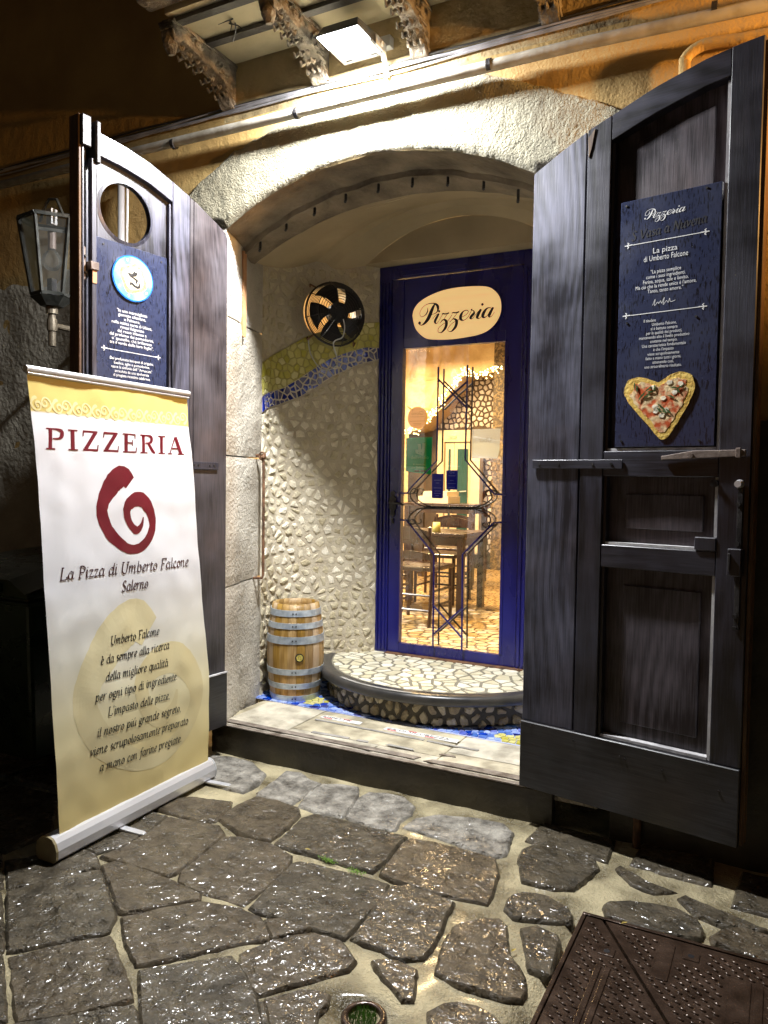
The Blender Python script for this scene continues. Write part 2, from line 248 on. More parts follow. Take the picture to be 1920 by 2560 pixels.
def cobble_mat(name, c1, c2, wet):
    """basalt with point-chisel pits under a film of water"""
    M = bpy.data.materials.new(name); M.use_nodes = True; t = M.node_tree; N = t.nodes; L = t.links; P = N['Principled BSDF']
    tc = N.new('ShaderNodeTexCoord')
    n = N.new('ShaderNodeTexNoise'); n.inputs['Scale'].default_value = 11; n.inputs['Detail'].default_value = 10; n.inputs['Roughness'].default_value = .7; L.new(tc.outputs['Object'], n.inputs[0])
    cr = N.new('ShaderNodeValToRGB'); cr.color_ramp.elements[0].color = (*c1,1); cr.color_ramp.elements[1].color = (*c2,1); cr.color_ramp.elements[0].position = .35; cr.color_ramp.elements[1].position = .7
    L.new(n.outputs[0], cr.inputs[0]); L.new(cr.outputs[0], P.inputs['Base Color'])
    rr = N.new('ShaderNodeMapRange'); rr.inputs[1].default_value = .35; rr.inputs[2].default_value = .65; rr.inputs[3].default_value = wet; rr.inputs[4].default_value = wet+.3
    n2 = N.new('ShaderNodeTexNoise'); n2.inputs['Scale'].default_value = 13; n2.inputs['Detail'].default_value = 4; L.new(tc.outputs['Object'], n2.inputs[0]); L.new(n2.outputs[0], rr.inputs[0]); L.new(rr.outputs[0], P.inputs['Roughness'])
    v = N.new('ShaderNodeTexNoise'); v.inputs['Scale'].default_value = 24; v.inputs['Detail'].default_value = 3.0; v.inputs['Distortion'].default_value = .2; L.new(tc.outputs['Object'], v.inputs[0])
    rp = N.new('ShaderNodeMapRange'); rp.inputs[1].default_value = .30; rp.inputs[2].default_value = .47; L.new(v.outputs[0], rp.inputs[0])
    b1 = N.new('ShaderNodeBump'); b1.inputs['Strength'].default_value = .9; b1.inputs['Distance'].default_value = .009; L.new(rp.outputs[0], b1.inputs['Height'])
    f = N.new('ShaderNodeTexNoise'); f.inputs['Scale'].default_value = 75; f.inputs['Detail'].default_value = 6; f.inputs['Roughness'].default_value = .65; L.new(tc.outputs['Object'], f.inputs[0])
    b2 = N.new('ShaderNodeBump'); b2.inputs['Strength'].default_value = .8; b2.inputs['Distance'].default_value = .0065; L.new(f.outputs[0], b2.inputs['Height']); L.new(b1.outputs[0], b2.inputs['Normal'])
    L.new(b2.outputs[0], P.inputs['Normal']); P.inputs['Specular IOR Level'].default_value = .25; w1 = N.new('ShaderNodeTexNoise'); w1.inputs['Scale'].default_value = 31; w1.inputs['Detail'].default_value = 2.0; w1.inputs['Distortion'].default_value = .4; L.new(tc.outputs['Object'], w1.inputs[0])
    bw = N.new('ShaderNodeBump'); bw.inputs['Strength'].default_value = 1.0; bw.inputs['Distance'].default_value = .0185; L.new(w1.outputs[0], bw.inputs['Height']); w3 = N.new('ShaderNodeMapRange'); w3.inputs[1].default_value = .40; w3.inputs[2].default_value = .56; w3.inputs[3].default_value = .15; w3.inputs[4].default_value = 1.0 if wet < .3 else .35
    w4 = N.new('ShaderNodeTexNoise'); w4.inputs['Scale'].default_value = 9; w4.inputs['Detail'].default_value = 5; L.new(tc.outputs['Object'], w4.inputs[0]); L.new(w4.outputs[0], w3.inputs[0]); L.new(w3.outputs[0], P.inputs['Coat Weight'])
    P.inputs['Coat Roughness'].default_value = .15; P.inputs['Coat IOR'].default_value = 1.65
    L.new(bw.outputs[0], P.inputs['Coat Normal'])
    return M
MT['cob1'] = cobble_mat('wet_basalt', (.030,.024,.015), (.120,.099,.066), .25)
MT['cob2'] = cobble_mat('wet_brown_basalt', (.036,.027,.016), (.138,.108,.068), .27)
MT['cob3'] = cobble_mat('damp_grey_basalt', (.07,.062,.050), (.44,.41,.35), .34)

def banner_mat():
    M = bpy.data.materials.new('printed_banner_vinyl'); M.use_nodes = True; t = M.node_tree; N = t.nodes; L = t.links; P = N['Principled BSDF']
    tc = N.new('ShaderNodeTexCoord'); sp = N.new('ShaderNodeSeparateXYZ'); L.new(tc.outputs['Object'], sp.inputs[0])
    mr = N.new('ShaderNodeMapRange'); mr.inputs[1].default_value = 0; mr.inputs[2].default_value = 1.9; L.new(sp.outputs[2], mr.inputs[0])
    cr = N.new('ShaderNodeValToRGB'); e = cr.color_ramp.elements
    e[0].position = .05; e[0].color = (.76,.61,.25,1); e[1].position = .27; e[1].color = (.82,.74,.46,1)
    for p, c in ((.42,(.77,.75,.66)), (.56,(.72,.73,.76)), (.90,(.74,.75,.79)), (.911,(.74,.75,.79)), (.9115,(.62,.50,.16)), (.99,(.64,.52,.17))):
        k = e.new(p); k.color = (*c,1)
    L.new(mr.outputs[0], cr.inputs[0]); L.new(cr.outputs[0], P.inputs['Base Color']); P.inputs['Roughness'].default_value = .42
    n = N.new('ShaderNodeTexNoise'); n.inputs['Scale'].default_value = 4; n.inputs['Detail'].default_value = 1.5; n.inputs['Distortion'].default_value = .5; L.new(tc.outputs['Object'], n.inputs[0])
    b = N.new('ShaderNodeBump'); b.inputs['Strength'].default_value = .25; b.inputs['Distance'].default_value = .02; L.new(n.outputs[0], b.inputs['Height']); L.new(b.outputs[0], P.inputs['Normal'])
    return M
MT['banner'] = banner_mat()
MT['tan'] = mat('tan_watermark_print', (.75,.67,.41), (.72,.60,.30), 1.5, rough=.42, bump=0)

def board_drops():
    M = MT['board']; t = M.node_tree; N = t.nodes; L = t.links; P = N['Principled BSDF']
    tc = N.new('ShaderNodeTexCoord'); mp = N.new('ShaderNodeMapping'); mp.inputs['Scale'].default_value = (210,210,34); L.new(tc.outputs['Object'], mp.inputs[0])
    n = N.new('ShaderNodeTexNoise'); n.inputs['Scale'].default_value = 1; n.inputs['Detail'].default_value = 2; L.new(mp.outputs[0], n.inputs[0])
    cr = N.new('ShaderNodeValToRGB'); cr.color_ramp.elements[0].position = .56; cr.color_ramp.elements[0].color = (.024,.031,.070,1); cr.color_ramp.elements[1].position = .63; cr.color_ramp.elements[1].color = (.004,.005,.012,1)
    L.new(n.outputs[0], cr.inputs[0]); L.new(cr.outputs[0], P.inputs['Base Color'])
board_drops()

# ------------------------------------------------------------------ object helpers
def tag(o, label=None, cat=None, group=None, kind=None):
    if label: o['label'] = label
    if cat: o['category'] = cat
    if group: o['group'] = group
    if kind: o['kind'] = kind
    return o
def thing(name, loc, label, cat, group=None):
    o = bpy.data.objects.new(name, None); o.empty_display_size = .1; o.location = loc; col.objects.link(o)
    return tag(o, label, cat, group)
def root_of(o):
    while o.parent: o = o.parent
    return o
class MB:
    """collects faces given in world coordinates; build() links them as one mesh object"""
    def __init__(s): s.v = []; s.f = []; s.smooth = False
    def poly(s, pts):
        i = len(s.v); s.v += [tuple(p) for p in pts]; s.f.append(tuple(range(i, i+len(pts))))
    def add(s, v, f):
        i = len(s.v); s.v += [tuple(p) for p in v]; s.f += [tuple(a+i for a in q) for q in f]
    def box(s, x0, x1, y0, y1, z0, z1):
        v = [(x,y,z) for x in (x0,x1) for y in (y0,y1) for z in (z0,z1)]
        s.add(v, [(0,1,3,2),(4,6,7,5),(0,4,5,1),(2,3,7,6),(0,2,6,4),(1,5,7,3)]); return s
    def prism(s, ring_a, ring_b):
        n = len(ring_a); s.add(list(ring_a)+list(ring_b), [tuple(range(n))[::-1], tuple(range(n,2*n))]+[(i,(i+1)%n,n+(i+1)%n,n+i) for i in range(n)]); return s
    def tube(s, pts, rad, n=10, caps=True):
        pts = [Vector(p) for p in pts]; rings = []; ref = None
        rads = rad if isinstance(rad, (list, tuple)) else [rad]*len(pts)
        for i, p in enumerate(pts):
            d = (pts[min(i+1,len(pts)-1)]-pts[max(i-1,0)]).normalized()
            if ref is None: ref = d.orthogonal().normalized()
            ref = (ref - d*ref.dot(d)).normalized(); b = d.cross(ref)
            rings.append([p+(ref*math.cos(a)+b*math.sin(a))*rads[i] for a in [2*math.pi*k/n for k in range(n)]])
        v = [q for r in rings for q in r]; f = []
        for i in range(len(rings)-1):
            for k in range(n): f.append((i*n+k, i*n+(k+1)%n, (i+1)*n+(k+1)%n, (i+1)*n+k))
        if caps: f += [tuple(range(n))[::-1], tuple(range(len(v)-n, len(v)))]
        s.add(v, f); return s
    def lathe(s, c, prof, n=32, a0=0, a1=2*math.pi):
        full = abs(a1-a0-2*math.pi) < 1e-6; m = n if full else n+1; v = []; f = []
        for r_, z in prof:
            for k in range(m):
                a = a0+(a1-a0)*k/n; v.append((c[0]+r_*math.cos(a), c[1]+r_*math.sin(a), c[2]+z))
        for i in range(len(prof)-1):
            for k in range(n): f.append((i*m+k, i*m+(k+1)%m, (i+1)*m+(k+1)%m, (i+1)*m+k))
        s.add(v, f); return s
    def build(s, name, m, parent=None, bevel=0, smooth=False, seg=2):
        root = root_of(parent) if parent else None; off = root.location if root else Vector((0,0,0))
        me = bpy.data.meshes.new(name); me.from_pydata([(a-off[0], b-off[1], c-off[2]) for a,b,c in s.v], [], s.f)
        bm = bmesh.new(); bm.from_mesh(me); bmesh.ops.recalc_face_normals(bm, faces=bm.faces)
        if bevel: bmesh.ops.bevel(bm, geom=list(bm.edges), offset=bevel, segments=seg, affect='EDGES', profile=.5)
        bm.to_mesh(me); bm.free()
        if smooth:
            for p in me.polygons: p.use_smooth = True
        me.materials.append(MT[m] if isinstance(m, str) else m)
        o = bpy.data.objects.new(name, me); col.objects.link(o)
        if parent: o.parent = parent
        return o
def struct(o): return tag(o, kind='structure')

class Frame:
    """a vertical plane: origin h (x,y), unit direction d along it, n its outward normal; P(u,z,off) is a world point"""
    def __init__(s, h, d, n): s.h = h; s.d = d; s.n = n
    def P(s, u, z, o=0): return (s.h[0]+s.d[0]*u+s.n[0]*o, s.h[1]+s.d[1]*u+s.n[1]*o, z)
    def box(s, mb, u0, u1, z0, z1, o0, o1):
        return mb.prism([s.P(u0,z0,o0),s.P(u1,z0,o0),s.P(u1,z1,o0),s.P(u0,z1,o0)], [s.P(u0,z0,o1),s.P(u1,z0,o1),s.P(u1,z1,o1),s.P(u0,z1,o1)])
    def ext(s, mb, pts, o0, o1): return mb.prism([s.P(u,z,o0) for u,z in pts], [s.P(u,z,o1) for u,z in pts])

def spline(P, n=6):
    o = []
    for i in range(len(P)-1):
        p0, p1, p2, p3 = P[max(i-1,0)], P[i], P[i+1], P[min(i+2,len(P)-1)]
        for k in range(n):
            t = k/n; o.append(tuple(.5*((2*b)+(-a+c)*t+(2*a-5*b+4*c-d)*t*t+(-a+3*b-3*c+d)*t**3) for a,b,c,d in zip(p0,p1,p2,p3)))
    o.append(tuple(P[-1])); return o
def ribbon(mb, pts, width, to3, lift=0.0, nib=None, lanes=1):
    """flat stroke of varying width laid on a surface: to3(u,z,off)"""
    L = []; Rr = []; n = len(pts)
    for i, p in enumerate(pts):
        a, b = pts[max(i-1,0)], pts[min(i+1,n-1)]; dx, dz = b[0]-a[0], b[1]-a[1]; l = math.hypot(dx,dz) or 1e-9; dx /= l; dz /= l
        if nib: w_ = nib[0]+(nib[1]-nib[0])*abs(math.sin(math.atan2(dz,dx)-nib[2]))
        else: w_ = p[2] if len(p) > 2 else width
        o = lift + .00012*i/max(1,n-1)
        for j in range(lanes+1): t = .5-j/lanes; L.append(to3(p[0]-dz*w_*t, p[1]+dx*w_*t, o))
    k = lanes+1; mb.add(L, [(i*k+j, (i+1)*k+j, (i+1)*k+j+1, i*k+j+1) for i in range(n-1) for j in range(lanes)])

# hand-built italic letters (pen strokes); x-height .45, capitals .7
GL = {
'a':(.50,[[(.36,.40),(.22,.45),(.07,.28),(.08,.05),(.22,.03),(.38,.22)],[(.42,.44),(.35,.1),(.39,.0),(.48,.06)]]),
'b':(.46,[[(.16,.72),(.07,.1),(.16,.0),(.32,.06),(.38,.28),(.28,.44),(.13,.34)]]),
'c':(.38,[[(.32,.37),(.22,.45),(.07,.28),(.08,.06),(.2,0),(.33,.07)]]),
'd':(.50,[[(.36,.40),(.22,.45),(.07,.28),(.08,.05),(.22,.03),(.38,.22)],[(.47,.72),(.36,.1),(.40,0),(.48,.06)]]),
'e':(.40,[[(.09,.2),(.26,.24),(.33,.36),(.22,.45),(.08,.28),(.08,.07),(.2,0),(.34,.08)]]),
'f':(.34,[[(.42,.68),(.33,.73),(.25,.6),(.13,-.05),(.05,-.2),(-.04,-.18)],[(.08,.43),(.33,.43)]]),
'g':(.46,[[(.36,.40),(.22,.45),(.09,.32),(.14,.16),(.28,.18),(.36,.32),(.36,.42)],[(.14,.16),(.1,.06),(.3,.0),(.34,-.12),(.18,-.22),(.02,-.16),(.08,-.02)]]),
'i':(.24,[[(.04,.38),(.12,.44),(.08,.1),(.12,0),(.21,.07)],[(.14,.58),(.17,.64)]]),
'l':(.24,[[(.17,.72),(.08,.1),(.12,0),(.21,.07)]]),
'm':(.72,[[(.02,.38),(.1,.44),(.03,0)],[(.06,.25),(.22,.44),(.3,.36),(.26,0)],[(.29,.25),(.46,.44),(.54,.36),(.5,.05),(.56,0),(.64,.07)]]),
'n':(.50,[[(.02,.38),(.1,.44),(.03,0)],[(.06,.25),(.24,.44),(.33,.36),(.29,.05),(.35,0),(.43,.07)]]),
'o':(.44,[[(.22,.45),(.08,.32),(.07,.1),(.18,0),(.33,.1),(.36,.32),(.22,.45)]]),
'p':(.48,[[(.04,.38),(.12,.44),(.0,-.22)],[(.1,.3),(.26,.45),(.38,.32),(.33,.08),(.18,0),(.08,.08)]]),
'q':(.46,[[(.36,.40),(.22,.45),(.07,.28),(.08,.05),(.22,.03),(.36,.22)],[(.42,.44),(.32,-.22)]]),
'r':(.36,[[(.02,.38),(.1,.44),(.04,0)],[(.08,.25),(.22,.42),(.34,.42)]]),
's':(.36,[[(.31,.38),(.2,.45),(.1,.36),(.18,.24),(.27,.14),(.2,.01),(.03,.05)]]),
't':(.28,[[(.15,.58),(.07,.1),(.12,0),(.24,.07)],[(.02,.43),(.26,.43)]]),
'u':(.50,[[(.02,.38),(.1,.44),(.06,.1),(.14,0),(.3,.12),(.38,.3)],[(.41,.44),(.35,.08),(.4,0),(.48,.07)]]),
'v':(.42,[[(.04,.4),(.1,.44),(.14,.02)],[(.14,.02),(.34,.3),(.34,.44)]]),
'z':(.40,[[(.05,.38),(.1,.43),(.34,.43)],[(.34,.43),(.03,.02)],[(.03,.02),(.3,.02),(.36,.08)]]),
'L':(.58,[[(.22,.7),(.1,0)],[(.14,.7),(.32,.7)],[(.03,0),(.45,0),(.5,.16)]]),
'P':(.56,[[(.22,.7),(.1,0)],[(.02,0),(.22,0)],[(.12,.7),(.38,.7),(.52,.55),(.4,.34),(.17,.32)]]),
'U':(.68,[[(.18,.7),(.11,.2),(.22,0),(.42,.03),(.52,.25),(.6,.7)],[(.08,.7),(.28,.7)],[(.5,.7),(.7,.7)]]),
'F':(.54,[[(.22,.7),(.1,0)],[(.02,0),(.22,0)],[(.12,.7),(.56,.7),(.54,.56)],[(.17,.36),(.38,.36)]]),
'S':(.48,[[(.44,.6),(.32,.71),(.14,.6),(.2,.42),(.34,.28),(.3,.05),(.12,-.01),(.02,.12)]]),
'V':(.6,[[(.1,.7),(.22,0)],[(.22,0),(.62,.7)]]), 'N':(.66,[[(.06,0),(.2,.7)],[(.2,.7),(.44,0)],[(.44,0),(.62,.7)]]), '.':(.2,[[(.05,.0),(.06,.06)]]), ',':(.2,[[(.08,.05),(.03,-.1)]]), "'":(.18,[[(.14,.74),(.1,.58)]]), ' ':(.3,[])}
for k, b, ac in (('à','a',[(.2,.68),(.3,.55)]), ('è','e',[(.16,.68),(.26,.55)]), ('ú','u',[(.34,.7),(.22,.56)])):
    GL[k] = (GL[b][0], GL[b][1]+[ac])
def italic(text, a, b, height, to3, mb, wmin=.028, wmax=.105):
    """text from point a to point b (baseline, (u,z)); height = capital height"""
    tot = sum(GL[c][0] for c in text); dx, dz = b[0]-a[0], b[1]-a[1]; sx = math.hypot(dx,dz)/tot; sy = height/.7; ux, uz = dx/(sx*tot), dz/(sx*tot); x = 0; k = 0
    for c in text:
        for stk in GL[c][1]:
            p = spline([(a[0]+ux*(x+q[0])*sx, a[1]+uz*(x+q[0])*sx+q[1]*sy) for q in stk], 5) if len(stk) > 2 else [(a[0]+ux*(x+q[0])*sx, a[1]+uz*(x+q[0])*sx+q[1]*sy) for q in stk]
            ribbon(mb, p, 0, to3, .0001*(k%5), (wmin*sy, wmax*sy, R(38))); k += 1
        x += GL[c][0]

def print_text(text, name, m, parent, fr, u, z, size, off=.001, align='CENTER', flip=False, xs=1.0, slope=0, udir=1):
    """plain sans lettering laid on a Frame; udir=-1 where reading runs against the frame's u"""
    c = bpy.data.curves.new('t','FONT'); c.body = text; c.size = size; c.align_x = align; c.resolution_u = 2
    o = bpy.data.objects.new('t', c); col.objects.link(o); dg = bpy.context.evaluated_depsgraph_get(); me = bpy.data.meshes.new_from_object(o.evaluated_get(dg))
    vs_ = [v.co.copy() for v in me.vertices]; fs = [tuple(p.vertices) for p in me.polygons]
    bpy.data.objects.remove(o); bpy.data.curves.remove(c); bpy.data.meshes.remove(me)
    mb = MB(); s = udir*(-1 if flip else 1)
    mb.add([fr(u+s*v.x*xs, z+v.y+slope*v.x, off) for v in vs_], fs)
    ob = mb.build(name, m, parent); return ob

# ------------------------------------------------------------------ broken-tile packing
def clip(poly, nx, ny, c):
    out = []
    for i, p in enumerate(poly):
        q = poly[(i+1)%len(poly)]; a = nx*p[0]+ny*p[1]-c; b = nx*q[0]+ny*q[1]-c
        if a <= 0: out.append(p)
        if a*b < 0: t = a/(a-b); out.append((p[0]+(q[0]-p[0])*t, p[1]+(q[1]-p[1])*t))
    return out
def cells(pts, gap, bound=.12):
    grid = {}; g = bound
    for i, p in enumerate(pts): grid.setdefault((int(p[0]//g), int(p[1]//g)), []).append(i)
    res = []
    for i, p in enumerate(pts):
        poly = [(p[0]-bound, p[1]-bound), (p[0]+bound, p[1]-bound), (p[0]+bound, p[1]+bound), (p[0]-bound, p[1]+bound)]
        gx, gy = int(p[0]//g), int(p[1]//g)
        nb = [j for a in range(-2,3) for b in range(-2,3) for j in grid.get((gx+a,gy+b), ()) if j != i]
        for j in nb:
            q = pts[j]; dx, dy = q[0]-p[0], q[1]-p[1]; l = math.hypot(dx,dy)
            if l > 2.2*bound or l < 1e-6: continue
            nx, ny = dx/l, dy/l; poly = clip(poly, nx, ny, nx*(p[0]+q[0])/2+ny*(p[1]+q[1])/2-gap/2)
            if len(poly) < 3: break
        res.append(poly if len(poly) >= 3 else None)
    return res
def scatter(x0, x1, y0, y1, d, jit, rnd):
    out = []; nx = max(1,round((x1-x0)/d)); ny = max(1,round((y1-y0)/d))
    for i in range(nx):
        for j in range(ny):
            out.append((x0+(i+.5+(.5 if j%2 else 0)+rnd.uniform(-jit,jit))*(x1-x0)/nx, y0+(j+.5+rnd.uniform(-jit,jit))*(y1-y0)/ny))
    return out
def area(p): return abs(sum(p[i][0]*p[(i+1)%len(p)][1]-p[(i+1)%len(p)][0]*p[i][1] for i in range(len(p))))/2
def simplify(p, e):
    o = []
    for q in p:
        if not o or math.dist(o[-1], q) > e: o.append(q)
    if len(o) > 2 and math.dist(o[0], o[-1]) < e: o.pop()
    return o
def piece(mb, poly, to3, h, rnd, inset=.12, dome=.3, jit=.0, base=-.004, erode=0):
    """one broken piece: base outline, bevelled top, slightly domed centre; to3(a,b,off)"""
    cx = sum(p[0] for p in poly)/len(poly); cy = sum(p[1] for p in poly)/len(poly)
    if erode:
        poly = [(cx+(p[0]-cx)*(1-rnd.uniform(0,erode)), cy+(p[1]-cy)*(1-rnd.uniform(0,erode))) for p in poly]
    n = len(poly); a = [to3(p[0], p[1], base) for p in poly]
    top = [to3(cx+(p[0]-cx)*(1-inset)+rnd.uniform(-jit,jit), cy+(p[1]-cy)*(1-inset)+rnd.uniform(-jit,jit), h*(1-dome*rnd.uniform(.4,1))) for p in poly]
    c = to3(cx+rnd.uniform(-jit,jit), cy+rnd.uniform(-jit,jit), h)
    mb.add(a+top+[c], [(i,(i+1)%n,n+(i+1)%n,n+i) for i in range(n)]+[(n+i,n+(i+1)%n,2*n) for i in range(n)])

